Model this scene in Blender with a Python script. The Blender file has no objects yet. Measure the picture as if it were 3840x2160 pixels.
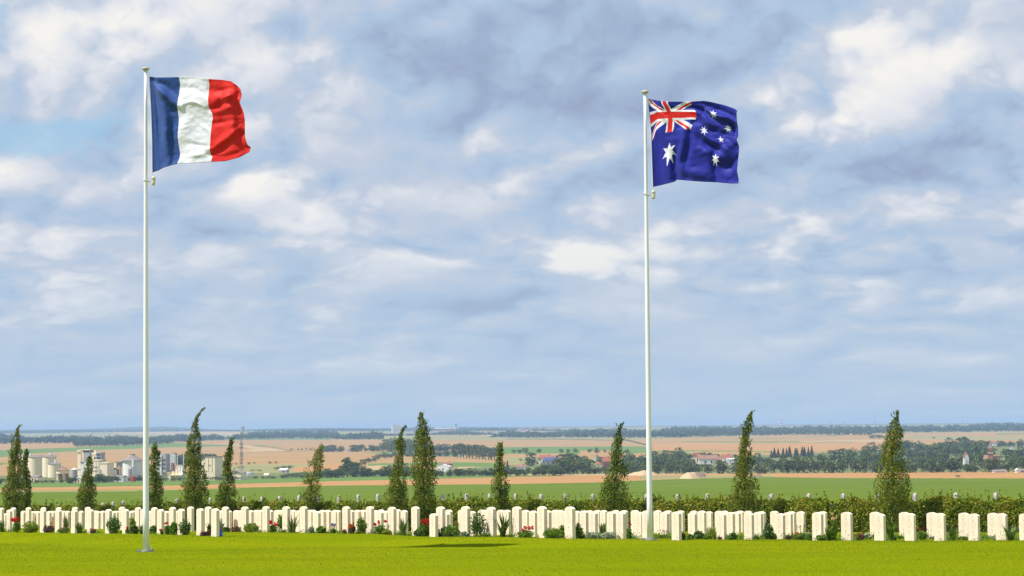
import bpy, math, random
import numpy as np
from mathutils import Matrix, Vector, noise
random.seed(7); RNG = np.random.default_rng(7)
scene = bpy.context.scene
COL = scene.collection
# ------------------------------------------------------------------ camera
F = 85.0/36.0*3840.0
CAMZ = 3.19
EXPO = .5
HAZE_D = .000078
pitch = math.atan(520.0/F); roll = math.radians(0.5)
fw = np.array([0, math.cos(pitch), math.sin(pitch)])
up0 = np.array([0, -math.sin(pitch), math.cos(pitch)]); rt0 = np.array([1.0, 0, 0])
rt = rt0*math.cos(roll) - up0*math.sin(roll)
up = up0*math.cos(roll) + rt0*math.sin(roll)
CAM = np.array([0, 0, CAMZ])
cd = bpy.data.cameras.new('camera'); cam = bpy.data.objects.new('camera', cd); COL.objects.link(cam)
cd.lens = 85; cd.sensor_width = 36; cd.clip_start = 0.5; cd.clip_end = 60000
m = Matrix(((rt[0], up[0], -fw[0], 0), (rt[1], up[1], -fw[1], 0), (rt[2], up[2], -fw[2], CAMZ), (0, 0, 0, 1)))
cam.matrix_world = m
scene.camera = cam

def W(px, py, Y):
    """point at distance Y (world y) seen at photo pixel px, py"""
    d = fw + rt*(px-1920)/F + up*(1080-py)/F
    return CAM + d/d[1]*Y
def PX(x, y, z):
    q = np.array([x, y, z], float) - CAM
    dep = q @ fw
    return 1920 + F*(q @ rt)/dep, 1080 - F*(q @ up)/dep
def yh(px): return 1600 - (px-1920)*math.tan(roll)
def lerp(t, a, b): return a + (b-a)*t
def I(x, tab): return float(np.interp(x, [a[0] for a in tab], [a[1] for a in tab]))

# ------------------------------------------------------------------ helpers: objects
def meshob(name, verts, faces, mats, parent=None, midx=None, smooth=False, loc=None):
    me = bpy.data.meshes.new(name)
    me.from_pydata([tuple(v) for v in verts], [], faces)
    for mt in (mats if isinstance(mats, (list, tuple)) else [mats]): me.materials.append(mt)
    if midx is not None: me.polygons.foreach_set('material_index', np.asarray(midx, dtype=np.int32))
    if smooth: me.polygons.foreach_set('use_smooth', np.ones(len(me.polygons), dtype=bool))
    me.update()
    o = bpy.data.objects.new(name, me); COL.objects.link(o)
    if parent is not None: o.parent = parent
    if loc is not None: o.location = loc
    return o
def npmesh(name, V, Fq, mats, parent=None, midx=None, smooth=False, loc=None):
    V = np.asarray(V, np.float32); Fq = np.asarray(Fq, np.int32); n = Fq.shape[1]
    me = bpy.data.meshes.new(name)
    me.vertices.add(len(V)); me.vertices.foreach_set('co', V.ravel())
    me.loops.add(Fq.size); me.loops.foreach_set('vertex_index', Fq.ravel())
    me.polygons.add(len(Fq)); me.polygons.foreach_set('loop_start', np.arange(0, Fq.size, n, dtype=np.int32))
    me.polygons.foreach_set('loop_total', np.full(len(Fq), n, dtype=np.int32))
    for mt in (mats if isinstance(mats, (list, tuple)) else [mats]): me.materials.append(mt)
    if midx is not None: me.polygons.foreach_set('material_index', np.asarray(midx, dtype=np.int32))
    if smooth: me.polygons.foreach_set('use_smooth', np.ones(len(Fq), dtype=bool))
    me.update(calc_edges=True)
    o = bpy.data.objects.new(name, me); COL.objects.link(o)
    if parent is not None: o.parent = parent
    if loc is not None: o.location = loc
    return o
LABELS = {}
def tag(o, label=None, cat=None, group=None, kind=None):
    if label: o['label'] = label; LABELS.setdefault(label, []).append((o.name, group))
    if cat: o['category'] = cat
    if group: o['group'] = group
    if kind: o['kind'] = kind
    return o
def thing(name, label, cat, loc, rz=0, group=None):
    o = bpy.data.objects.new(name, None); COL.objects.link(o)
    o.empty_display_size = .3
    o.location = tuple(float(c) for c in loc); o.rotation_euler = (0, 0, rz)
    return tag(o, label, cat, group)
def dup(root, kids, label, cat, loc, rz=0, sc=(1, 1, 1), group=None):
    r = root.copy(); COL.objects.link(r)
    for k in ('label', 'category', 'group', 'kind'):
        if k in r: del r[k]
    r.location = tuple(float(c) for c in loc); r.rotation_euler = (0, 0, rz); r.scale = sc
    tag(r, label, cat, group)
    for ch in kids:
        c = ch.copy(); COL.objects.link(c); c.parent = r
    return r
class MB:
    def __init__(s): s.v = []; s.f = []; s.m = []
    def add(s, v, f, mi=0):
        n = len(s.v); s.v += [tuple(p) for p in v]; s.f += [tuple(i+n for i in q) for q in f]; s.m += [mi]*len(f)
    def box(s, x0, x1, y0, y1, z0, z1, mi=0):
        v = [(x0,y0,z0),(x1,y0,z0),(x1,y1,z0),(x0,y1,z0),(x0,y0,z1),(x1,y0,z1),(x1,y1,z1),(x0,y1,z1)]
        s.add(v, [(0,3,2,1),(4,5,6,7),(0,1,5,4),(1,2,6,5),(2,3,7,6),(3,0,4,7)], mi)
    def lathe(s, prof, cx=0, cy=0, n=20, mi=0, cap=True):
        v = []; f = []
        for (r, z) in prof:
            for k in range(n):
                a = 2*math.pi*k/n; v.append((cx+r*math.cos(a), cy+r*math.sin(a), z))
        for i in range(len(prof)-1):
            for k in range(n):
                f.append((i*n+k, i*n+(k+1) % n, (i+1)*n+(k+1) % n, (i+1)*n+k))
        if cap:
            f.append(tuple(range(n))[::-1]); f.append(tuple((len(prof)-1)*n+k for k in range(n)))
        s.add(v, f, mi)
    def tube(s, pts, rad, n=6, mi=0):
        pts = [Vector(p) for p in pts]; rads = rad if isinstance(rad, (list, tuple)) else [rad]*len(pts)
        v = []; f = []
        for i, p in enumerate(pts):
            t = (pts[min(i+1, len(pts)-1)] - pts[max(i-1, 0)]).normalized()
            a = Vector((0, 0, 1)) if abs(t.z) < .9 else Vector((1, 0, 0))
            x = t.cross(a).normalized(); y = t.cross(x)
            for k in range(n):
                an = 2*math.pi*k/n; v.append(tuple(p + (x*math.cos(an)+y*math.sin(an))*rads[i]))
        for i in range(len(pts)-1):
            for k in range(n): f.append((i*n+k, i*n+(k+1) % n, (i+1)*n+(k+1) % n, (i+1)*n+k))
        f.append(tuple(range(n))[::-1]); f.append(tuple((len(pts)-1)*n+k for k in range(n)))
        s.add(v, f, mi)
    def build(s, name, mats, parent=None, smooth=False, loc=None):
        return meshob(name, s.v, s.f, mats, parent, s.m, smooth, loc)

# ------------------------------------------------------------------ helpers: materials
def lin(r, g, b):
    return tuple(((c/255.)/12.92 if c/255. <= .04045 else ((c/255.+.055)/1.055)**2.4) for c in (r, g, b)) + (1,)
def newmat(name):
    mt = bpy.data.materials.new(name); mt.use_nodes = True
    nt = mt.node_tree; b = nt.nodes['Principled BSDF']; return mt, nt, b
def ramp(nt, stops):
    r = nt.nodes.new('ShaderNodeValToRGB'); e = r.color_ramp.elements
    while len(e) < len(stops): e.new(.5)
    for i, (p, c) in enumerate(stops): e[i].position = p; e[i].color = c if len(c) == 4 else (*c, 1)
    return r
def mat(name, c1, c2=None, scale=3., rough=.8, bump=0, bscale=None, stretch=(1, 1, 1), detail=4, spec=.3, coords='Object', metal=0):
    mt, nt, b = newmat(name); c2 = c2 or c1
    b.inputs['Roughness'].default_value = rough; b.inputs['Metallic'].default_value = metal
    b.inputs['Specular IOR Level'].default_value = spec
    tc = nt.nodes.new('ShaderNodeTexCoord'); mp = nt.nodes.new('ShaderNodeMapping'); mp.inputs['Scale'].default_value = stretch
    nt.links.new(tc.outputs[coords], mp.inputs[0])
    nz = nt.nodes.new('ShaderNodeTexNoise'); nz.inputs['Scale'].default_value = scale; nz.inputs['Detail'].default_value = detail
    nt.links.new(mp.outputs[0], nz.inputs['Vector'])
    r = ramp(nt, [(.32, c1), (.68, c2)]); nt.links.new(nz.outputs['Fac'], r.inputs[0]); nt.links.new(r.outputs[0], b.inputs['Base Color'])
    if bump:
        n2 = nt.nodes.new('ShaderNodeTexNoise'); n2.inputs['Scale'].default_value = bscale or scale*4; n2.inputs['Detail'].default_value = 5
        nt.links.new(mp.outputs[0], n2.inputs['Vector'])
        bp = nt.nodes.new('ShaderNodeBump'); bp.inputs['Strength'].default_value = bump; bp.inputs['Distance'].default_value = .02
        nt.links.new(n2.outputs['Fac'], bp.inputs['Height']); nt.links.new(bp.outputs[0], b.inputs['Normal'])
    return mt
def leafmat(name, cols, trans=.3, rough=.55, pnoise=0):
    mt, nt, b = newmat(name); out = nt.nodes['Material Output']
    g = nt.nodes.new('ShaderNodeNewGeometry')
    oi = nt.nodes.new('ShaderNodeObjectInfo')
    mx = nt.nodes.new('ShaderNodeMath'); mx.operation = 'MULTIPLY_ADD'; mx.inputs[1].default_value = .25; mx.inputs[2].default_value = -.12
    nt.links.new(oi.outputs['Random'], mx.inputs[0])
    ad = nt.nodes.new('ShaderNodeMath'); ad.operation = 'ADD'
    nt.links.new(g.outputs['Random Per Island'], ad.inputs[0]); nt.links.new(mx.outputs[0], ad.inputs[1])
    n = len(cols); r = ramp(nt, [(i/(n-1) if n > 1 else 0, c) for i, c in enumerate(cols)])
    src = ad.outputs[0]
    if pnoise:
        tc = nt.nodes.new('ShaderNodeTexCoord'); nz = nt.nodes.new('ShaderNodeTexNoise'); nz.inputs['Scale'].default_value = pnoise
        nt.links.new(tc.outputs['Object'], nz.inputs['Vector'])
        a2 = nt.nodes.new('ShaderNodeMath'); a2.operation = 'MULTIPLY_ADD'; a2.inputs[1].default_value = 1.3; a2.inputs[2].default_value = -.65
        nt.links.new(nz.outputs['Fac'], a2.inputs[0]); a3 = nt.nodes.new('ShaderNodeMath'); a3.operation = 'ADD'
        nt.links.new(src, a3.inputs[0]); nt.links.new(a2.outputs[0], a3.inputs[1]); src = a3.outputs[0]
    nt.links.new(src, r.inputs[0]); nt.links.new(r.outputs[0], b.inputs['Base Color'])
    b.inputs['Roughness'].default_value = rough; b.inputs['Specular IOR Level'].default_value = .25
    if trans:
        t = nt.nodes.new('ShaderNodeBsdfTranslucent'); nt.links.new(r.outputs[0], t.inputs[0])
        mxs = nt.nodes.new('ShaderNodeMixShader'); mxs.inputs[0].default_value = trans
        nt.links.new(b.outputs[0], mxs.inputs[1]); nt.links.new(t.outputs[0], mxs.inputs[2]); nt.links.new(mxs.outputs[0], out.inputs['Surface'])
    return mt

MT = {}
MT['stone'] = mat('cream_limestone', (.85, .715, .56, 1), (.78, .645, .49, 1), 6, .85, .05, 60)
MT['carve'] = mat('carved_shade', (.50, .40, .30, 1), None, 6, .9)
MT['white_metal'] = mat('white_painted_metal', (.87, .87, .90, 1), (.84, .84, .86, 1), 4, .4, 0, None, (1, 1, .2), 3, .5)
MT['cap_metal'] = mat('weathered_cap_metal', (.55, .50, .38, 1), (.42, .38, .28, 1), 8, .4)
MT['grey_metal'] = mat('galvanised_metal', (.30, .31, .32, 1), (.20, .21, .22, 1), 10, .5)
MT['cream_plastic'] = mat('cream_plastic', (.75, .70, .55, 1), (.66, .6, .46, 1), 10, .45)
MT['rope'] = mat('white_rope', (.8, .78, .76, 1), None, 20, .8)
MT['concrete'] = mat('concrete_post', (.62, .57, .50, 1), (.38, .34, .29, 1), 9, .9, .3, 50)
MT['bark'] = mat('bark', (.11, .085, .05, 1), (.06, .045, .03, 1), 12, .9, .3)
MT['soil'] = mat('soil', (.10, .075, .035, 1), (.055, .045, .02, 1), 9, .95, .3)
HB = [(.022, .05, .002), (.07, .125, .004), (.135, .19, .008), (.175, .235, .012), (.25, .285, .02), (.27, .21, .035)]
MT['hornbeam'] = leafmat('hornbeam_leaf', HB, .3, .5, 1.6)
MT['hedge'] = leafmat('hedge_leaf', [(.06, .10, .004), (.13, .20, .007), (.22, .29, .012), (.29, .34, .018), (.36, .35, .025), (.30, .18, .035)], .25, .5, 1.1)
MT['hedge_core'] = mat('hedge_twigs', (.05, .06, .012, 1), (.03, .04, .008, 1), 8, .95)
MT['green_leaf'] = leafmat('green_leaf', [(.05, .11, .008), (.12, .22, .012), (.21, .32, .025)], .3)
MT['dark_leaf'] = leafmat('dark_leaf', [(.025, .06, .008), (.06, .13, .015), (.12, .21, .025)], .2)
MT['lime_leaf'] = leafmat('lime_leaf', [(.11, .18, .01), (.21, .29, .02), (.32, .36, .04)], .3)
MT['blade_leaf'] = leafmat('blade_leaf', [(.025, .07, .012), (.07, .14, .02), (.15, .21, .04), (.24, .25, .1)], .2)
MT['silver_leaf'] = leafmat('silver_leaf', [(.2, .25, .17), (.32, .37, .24), (.46, .48, .35)], .15)
MT['bluegrey_leaf'] = leafmat('bluegrey_leaf', [(.2, .27, .27), (.3, .36, .36)], .1)
MT['rust_leaf'] = leafmat('rust_leaf', [(.10, .05, .02), (.20, .09, .05), (.12, .13, .03)], .2)
MT['purple_leaf'] = leafmat('purple_leaf', [(.05, .02, .03), (.11, .04, .06), (.06, .09, .02)], .2)
for nm, c in (('red', (.75, .02, .02)), ('pink', (.72, .25, .30)), ('magenta', (.55, .06, .30)), ('violet', (.25, .12, .60)), ('peach', (.85, .55, .35)), ('white', (.8, .8, .68)), ('orange', (.75, .16, .03)), ('darkred', (.35, .01, .03))):
    MT['fl_'+nm] = leafmat('petal_'+nm, [tuple(.6*k for k in c), c], .2, .6)
MT['blue_wrap'] = mat('blue_foil', (.01, .09, .55, 1), (.02, .2, .75, 1), 30, .3, .4, 60)

# ------------------------------------------------------------------ terrain profile
PROF = [(-400, 0), (45, 0), (55, -.03), (62, -.07), (67, -.13), (72.4, -.25), (80, -.50), (88, -.78), (97, -1.08), (110, -1.5), (140, -2.5), (250, -5.4), (400, -8.8), (700, -14.6), (1000, -19.6), (1150, -22.4), (1400, -25.4),
        (1900, -28.2), (2400, -28.6), (2900, -28.8), (3900, -27), (5200, -22.6), (6300, -21), (8500, -15.6), (14000, -4.5), (18000, 3), (22000, -70)]
def prof(Y): return np.interp(Y, [p[0] for p in PROF], [p[1] for p in PROF])
_Y = np.concatenate([np.linspace(130, 3000, 6000), np.linspace(3001, 18000, 9000)])
_D = (CAMZ - prof(_Y))*F/_Y            # pixels below the horizon
_D = np.minimum.accumulate(_D)
def dist_at(delta): return float(np.interp(-delta, -_D, _Y))
def T(px, py):
    """terrain point seen at photo pixel"""
    Y = dist_at(max(py-yh(px), .6)); p = W(px, py, Y); return np.array([p[0], p[1], float(prof(Y))])

# ------------------------------------------------------------------ headstones: measured list
Z = 4.025
def zx(x0, v): return x0+v/Z
A_, B_, C_, R_ = [], [], [], []      # (centre px, top px, height px)
hA = [(0, 74), (220, 77), (460, 82), (715, 88), (918, 92), (1137, 96), (1387, 98), (1558, 102), (1842, 108), (2137, 115), (2400, 112)]
hB = [(0, 79), (280, 86), (600, 92), (750, 97), (810, 101)]
for x0, L in ((0, [(20,258),(202,255),(430,252),(655,252),(885,252),(1133,247),(1325,247),(1842,243),(2085,252),(2332,252)]),
              (640, [(30,247),(302,240),(568,242),(828,242),(1122,241),(1440,236),(1744,238),(2008,237)]),
              (1280, [(75,238),(432,238),(765,246),(1120,240),(1500,240),(1876,236),(2263,246)]),
              (1920, [(75,240),(455,236),(876,241)])):
    for c, t in L: x = zx(x0, c); A_.append((x, 1840+t/Z, I(x, hA)))
for x0, L in ((0, [(143,287),(652,285),(882,285),(1122,288),(1367,283),(1640,280),(1897,280),(2168,280),(2425,280)]), (640, [(160,275),(447,268),(674,268)])):
    for c, t in L: x = zx(x0, c); B_.append((x, 1840+t/Z, I(x, hB)))
for x0, L in ((0, [(75,345),(350,305),(485,312),(535,310),(570,311),(740,310),(800,308),(955,305),(1020,305),(1225,305),(1445,302),(1478,312),(1548,305),(1705,312),(1757,305),(1960,312),(2003,302),(2265,305),(2500,308),(2570,305)]),
              (640, [(85,305),(755,300),(880,300),(990,297),(1050,297),(1205,297),(1290,292),(1355,292),(1500,292),(1605,293),(1665,294),(1843,290),(1925,300),(2105,290),(2210,312),(2150,290),(2290,292),(2372,292),(2475,295),(2520,295)]),
              (1280, [(145,293),(240,290),(328,290),(510,295),(583,310),(600,285),(665,305),(850,283),(950,295),(1395,345),(1570,330),(1622,288),(1818,290),(1970,308),(2120,288),(2172,290),(2405,290),(2500,290)]),
              (1920, [(205,292),(320,303),(530,298),(655,290),(720,292),(790,305)])):
    for c, t in L:
        x = zx(x0, c); h = I(x, hA)*(.86 + (t-295)*.0022); C_.append((x, 1840+t/Z, h))
for x0, L in ((1920, [(975,305,95),(1087,300,100),(1168,298,84),(1225,315,103),(1288,293,82),(1384,295,84),(1497,315,98),(1565,293,82),(1645,320,103),(1690,296,88),(1857,295,92),(1918,322,100),(2033,300,101),(2197,297,86),(2304,320,98),(2353,300,84),(2480,317,105),(2545,300,82)]),
              (2560, [(148,328,95),(167,303,80),(290,302,90),(398,313,80),(545,305,82),(584,338,99),(632,303,79),(717,325,93),(812,318,86),(869,303,80),(987,305,80),(999,336,99),(1140,322,96),(1188,312,88),(1385,307,81),(1468,343,98),(1588,328,90),(1640,312,84),(1784,312,83),(2037,325,102),(2112,312,84),(2476,322,105)]),
              (3200, [(328,320,98),(398,345,104),(770,323,98),(855,340,103),(1187,327,98),(1306,340,103),(1672,333,100),(1820,347,102),(2107,335,98),(2235,342,101),(2590,345,103)])):
    for c, t, h in L: R_.append((zx(x0, c), 1840+t/Z, float(h)))
SH = .80
stones = []
def ssc(cls, x): return I(x, [(0, 1.0), (1300, 1.0), (2137, 1.10)]) if cls == 'A' else (1.04 if cls == 'R' and x > 3150 else 1.0)
for cls, L in (('A', A_), ('B', B_), ('C', C_), ('R', R_)):
    for x, t, h in L:
        k_ = ssc(cls, x); Y = SH*k_*F/h; p = W(x, t, Y); stones.append((cls, x, t, h, p[0], Y, p[2]-SH*k_))
SP = np.array([(s[4], s[5], s[6]) for s in stones])
SRES = SP[:, 2]-prof(SP[:, 1])
def ground(X, Y):
    X = np.atleast_1d(np.asarray(X, float)); Y = np.atleast_1d(np.asarray(Y, float))
    d2 = (X[:, None]-SP[None, :, 0])**2 + ((Y[:, None]-SP[None, :, 1]))**2
    w = np.exp(-d2/2.6); num = (w*SRES[None]).sum(1); den = w.sum(1)+.12
    return prof(Y)+num/den
def gz(X, Y): return float(ground(X, Y)[0])
def G(px, py, y0=50, y1=118):
    """ground point of the cemetery seen at a photo pixel"""
    Ys = np.linspace(y0, y1, 400); d = fw + rt*(px-1920)/F + up*(1080-py)/F; d = d/d[1]
    z = CAMZ + d[2]*Ys; g = ground(d[0]*Ys, Ys); k = np.where(z <= g)[0]
    Y = Ys[k[0]] if len(k) else y1
    return np.array([d[0]*Y, Y, gz(d[0]*Y, Y)])

# ------------------------------------------------------------------ lawn sheet
xs = np.concatenate([[-700, -300, -120, -60], np.arange(-40, 40.1, .5), [60, 120, 300, 700]])
ys = np.concatenate([[-400, -100, 0, 40], np.arange(48, 112, .5), np.arange(112, 141, 4)])
GX, GY = np.meshgrid(xs, ys); gzv = ground(GX.ravel(), GY.ravel())
V = np.stack([GX.ravel(), GY.ravel(), gzv], 1)
nx = len(xs); idx = np.arange(len(ys)*nx).reshape(len(ys), nx)
Q = np.stack([idx[:-1, :-1].ravel(), idx[:-1, 1:].ravel(), idx[1:, 1:].ravel(), idx[1:, :-1].ravel()], 1)
mt, nt, b = newmat('lawn_grass')
tc = nt.nodes.new('ShaderNodeTexCoord')
def nz(scale, st, detail=4, src=tc.outputs['Object']):
    mp = nt.nodes.new('ShaderNodeMapping'); mp.inputs['Scale'].default_value = st; nt.links.new(src, mp.inputs[0])
    n = nt.nodes.new('ShaderNodeTexNoise'); n.inputs['Scale'].default_value = scale; n.inputs['Detail'].default_value = detail
    nt.links.new(mp.outputs[0], n.inputs['Vector']); return n
n1 = nz(.5, (.22, 1, 1), 6); n2 = nz(30, (1, .5, 1), 6)
mxn = nt.nodes.new('ShaderNodeMath'); mxn.operation = 'MULTIPLY_ADD'; mxn.inputs[1].default_value = .55
nt.links.new(n1.outputs[0], mxn.inputs[0]); m3 = nt.nodes.new('ShaderNodeMath'); m3.operation = 'MULTIPLY'; m3.inputs[1].default_value = .45
nt.links.new(n2.outputs[0], m3.inputs[0]); nt.links.new(m3.outputs[0], mxn.inputs[2])
r = ramp(nt, [(.34, (.125, .163, .0015)), (.5, (.153, .192, .002)), (.66, (.20, .215, .003))]); nt.links.new(mxn.outputs[0], r.inputs[0])
nt.links.new(r.outputs[0], b.inputs['Base Color']); b.inputs['Roughness'].default_value = .9; b.inputs['Specular IOR Level'].default_value = .0
MT['lawn'] = mt
tag(npmesh('lawn', V, Q, MT['lawn'], smooth=True), kind='structure')

# grass blades standing on the lawn
def grass_blades(n, y0, y1):
    # even density per square metre inside a wedge a bit wider than the view
    Y = np.sqrt(RNG.uniform(y0*y0, y1*y1, n)); Y = Y[RNG.random(n) < np.clip((y1-Y)/(y1-62), 0, 1)]; n = len(Y); X = RNG.uniform(-.225, .225, n)*Y
    z = np.concatenate([ground(X[i:i+20000], Y[i:i+20000]) for i in range(0, n, 20000)])
    h = RNG.uniform(.008, .020, n); a = RNG.uniform(0, 2*math.pi, n); w = RNG.uniform(.006, .012, n)
    dx = np.cos(a)*w; dy = np.sin(a)*w; lx = RNG.normal(0, .014, n); ly = RNG.normal(0, .014, n)
    P0 = np.stack([X-dx, Y-dy, z-.004], 1); P1 = np.stack([X+dx, Y+dy, z-.004], 1); P2 = np.stack([X+lx, Y+ly, z+h], 1)
    V = np.stack([P0, P1, P2], 1).reshape(-1, 3); return V, np.arange(3*n).reshape(-1, 3)
MT['blades'] = leafmat('grass_blade', [(.125, .165, .0015), (.155, .195, .002), (.20, .22, .003)], .3, .8)
V, Q = grass_blades(230000, 50, 92)
tag(npmesh('grass', V, Q, MT['blades']), 'short mown bright green grass of the lawn', 'grass', kind='stuff')

# ------------------------------------------------------------------ farmland
def fieldmat(name, c1, c2, sc=.02, stretch=(1, 4, 1), rough=.9):
    return mat(name, (*c1, 1), (*c2, 1), sc, rough, 0, None, stretch, 8, .1)
FM = [fieldmat('crop_green', (.078, .125, .002), (.115, .16, .004), .012, (1, 5, 1)),      # 0 near field
      fieldmat('stubble_tan', (.30, .172, .062), (.365, .222, .085), .006),   # 1
      fieldmat('green_strip', (.085, .155, .022), (.12, .19, .03), .01),       # 2
      fieldmat('valley_scrub', (.10, .13, .04), (.17, .18, .06), .03),       # 3
      fieldmat('pale_stubble', (.42, .29, .145), (.37, .25, .12), .008),       # 4
      fieldmat('olive_field', (.21, .20, .07), (.28, .25, .10), .006),      # 5
      fieldmat('hedgerow_dark', (.05, .07, .025), (.08, .09, .03), .05),     # 6
      fieldmat('far_green', (.12, .17, .06), (.16, .20, .08), .002),         # 7
      fieldmat('stubble_orange', (.35, .175, .06), (.40, .22, .08), .006)]    # 8
POLY = []
def pg(mi, *pts): POLY.append((mi, np.array(pts, float)))
def band(mi, top, bot): POLY.append((mi, np.array(list(top)+list(bot)[::-1], float)))
# upper slopes: stubble everywhere down from the far woods, then patches
band(5, [(-400,1608),(1900,1596),(4240,1570)], [(-400,1668),(1900,1650),(4240,1630)])
band(4, [(430,1617),(700,1617),(900,1620)], [(430,1628),(800,1628),(900,1634)])
band(1, [(-400,1640),(640,1648),(1900,1650),(2500,1643),(3200,1625),(4240,1616)], [(-400,1790),(640,1785),(1280,1775),(2000,1745),(4240,1745)])
band(1, [(-400,1663),(300,1662),(640,1650),(1280,1646)], [(-400,1690),(300,1680),(640,1665),(1280,1660)])
band(2, [(-400,1696),(0,1688),(400,1673),(640,1660),(820,1668),(1060,1669)], [(-400,1715),(0,1706),(400,1686),(640,1677),(820,1674),(1060,1670)])
band(2, [(-100,1702),(0,1700),(60,1712)], [(-100,1714),(0,1713),(60,1712)]); pg(2, (-400,1735),(0,1735),(40,1737),(0,1744),(-400,1744))
band(7, [(640,1648),(1000,1644),(1240,1642)], [(640,1652),(1000,1650),(1240,1650)])
pg(4, (820,1662),(960,1671),(1080,1690),(960,1696),(880,1690),(960,1684))
band(6, [(950,1671),(1040,1678),(1090,1690)], [(950,1673),(1040,1680),(1090,1693)])
band(6, [(860,1698),(1000,1693),(1200,1689)], [(860,1699),(1000,1694),(1200,1690)])
pg(5, (868,1745),(960,1740),(1200,1739),(1240,1746),(1110,1752),(1090,1765),(1180,1772),(1100,1790),(640,1800),(640,1785),(868,1780))
pg(8, (1085,1757),(1140,1746),(1280,1740),(1280,1768),(1130,1768))
pg(2, (1360,1698),(1500,1692),(1700,1700),(1700,1712),(1480,1704))
pg(4, (1360,1748),(1460,1741),(1520,1735),(1520,1762),(1400,1765)); pg(2, (1390,1741),(1470,1736),(1520,1733),(1520,1740),(1390,1746))
band(5, [(1540,1631),(1700,1630),(1900,1634),(2100,1640),(2500,1641)], [(1540,1645),(1700,1645),(1900,1650),(2100,1650),(2500,1646)])
band(4, [(1600,1630),(1780,1629),(1920,1636),(2100,1639)], [(1600,1634),(1780,1632),(1920,1639),(2100,1641)])
band(6, [(1900,1645),(2100,1645),(2350,1651)], [(1900,1647),(2100,1648),(2350,1653)])
band(2, [(1830,1678),(1900,1676),(2300,1674),(2560,1674)], [(1830,1702),(1900,1704),(2300,1702),(2530,1694)])
pg(1, (2170,1689),(2300,1688),(2300,1712),(2170,1712)); pg(1, (1900,1702),(2130,1700),(2130,1716),(1900,1716))
pg(5, (1900,1714),(2060,1713),(2060,1740),(1900,1740)); pg(5, (2530,1685),(2600,1685),(2600,1700),(2530,1700))
pg(3, (1700,1690),(1740,1692),(1740,1712),(1620,1712),(1620,1694))
pg(2, (1620,1736),(1700,1732),(1880,1736),(1900,1752),(1620,1752)); pg(2, (1380,1738),(1660,1732),(1660,1742),(1380,1746))
pg(4, (1720,1750),(1860,1750),(1860,1757),(1720,1757))
band(6, [(2350,1646),(2420,1665),(2560,1676)], [(2340,1650),(2410,1668),(2560,1679)])
band(8, [(2450,1661),(2560,1662),(2900,1662),(3300,1657)], [(2450,1690),(2560,1690),(2900,1692),(3300,1680)])
band(2, [(2560,1655),(2800,1655),(3200,1655)], [(2560,1658),(2800,1659),(3200,1659)])
band(4, [(3000,1654),(3310,1648),(3320,1651)], [(3000,1657),(3310,1656),(3320,1657)])
band(7, [(2740,1645),(3000,1640),(3170,1627)], [(2740,1648),(3000,1642),(3170,1632)])
band(2, [(2560,1688),(2800,1690),(2900,1693)], [(2560,1692),(2800,1693),(2900,1698)])
band(5, [(3280,1634),(3500,1634),(3840,1640)], [(3280,1642),(3500,1646),(3840,1650)]); band(7, [(3735,1625),(3840,1624),(4240,1620)], [(3735,1631),(3840,1630),(4240,1626)])
# valley floor
band(3, [(-400,1782),(0,1782),(640,1776),(1100,1772),(1280,1765),(1500,1762),(1700,1758),(2000,1738),(2240,1722),(2560,1712),(2900,1705),(3200,1690),(3840,1662),(4240,1650)],
     [(-400,1830),(640,1812),(1280,1792),(1920,1786),(2560,1776),(4240,1772)])
band(4, [(1900,1778),(2100,1776),(2500,1774),(2900,1774)], [(1900,1783),(2100,1782),(2500,1785),(2900,1778)])
band(2, [(-400,1822),(0,1815),(640,1804),(1280,1786),(1920,1782),(2150,1782)], [(-400,1834),(0,1829),(640,1820),(1280,1803),(1920,1789),(2150,1784)])
band(8, [(-400,1836),(0,1829),(640,1820),(1280,1803),(1920,1788),(2240,1782),(2480,1779),(2800,1774),(3840,1767),(4240,1766)],
     [(-400,1842),(0,1839),(640,1834),(1280,1819),(1920,1814),(2240,1808),(2560,1795),(2880,1790),(3840,1794),(4240,1794)])
band(5, [(2400,1786),(2560,1783),(2800,1780),(2900,1780)], [(2400,1797),(2560,1793),(2800,1788),(2900,1788)])
band(0, [(-400,1842),(0,1839),(640,1834),(1280,1819),(1920,1814),(2240,1808),(2560,1794),(2880,1788),(3200,1792),(3840,1793),(4240,1793)],
     [(-400,2300),(4240,2300)])
band(5, [(-400,1842),(0,1839),(400,1837),(900,1830)], [(-400,1850),(0,1846),(400,1842),(900,1832)])

dl = np.concatenate([np.arange(.5, 226, .85), np.arange(226, _D[0], 3)])[::-1]
Yr = np.array([dist_at(d) for d in dl]); Yr[0] = 140; Yr = np.maximum(Yr, 140); Yr = np.concatenate([[139.9], Yr[Yr > 140.5], [19000, 22000]])
sc_ = np.concatenate([[-5, -3, -1.5, -.8, -.5, -.35], (np.arange(-440, 4281, 8)-1920)/F, [.35, .5, .8, 1.5, 3, 5]])
def lift(Y): return prof(Y)
SX, SY = np.meshgrid(sc_, Yr); X = SX*SY
# fade the width of the far, out-of-view columns
X = np.sign(X)*np.minimum(np.abs(X), 24000)
V = np.stack([X.ravel(), SY.ravel(), prof(SY.ravel())], 1)
nx = len(sc_); idx = np.arange(len(Yr)*nx).reshape(len(Yr), nx)
Q = np.stack([idx[:-1, :-1].ravel(), idx[:-1, 1:].ravel(), idx[1:, 1:].ravel(), idx[1:, :-1].ravel()], 1)
cen = V[Q].mean(1); q = cen-CAM; dep = q @ fw
cx = np.clip(1920+F*(q @ rt)/dep, -395, 4235); cy = 1080-F*(q @ up)/dep
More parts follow.
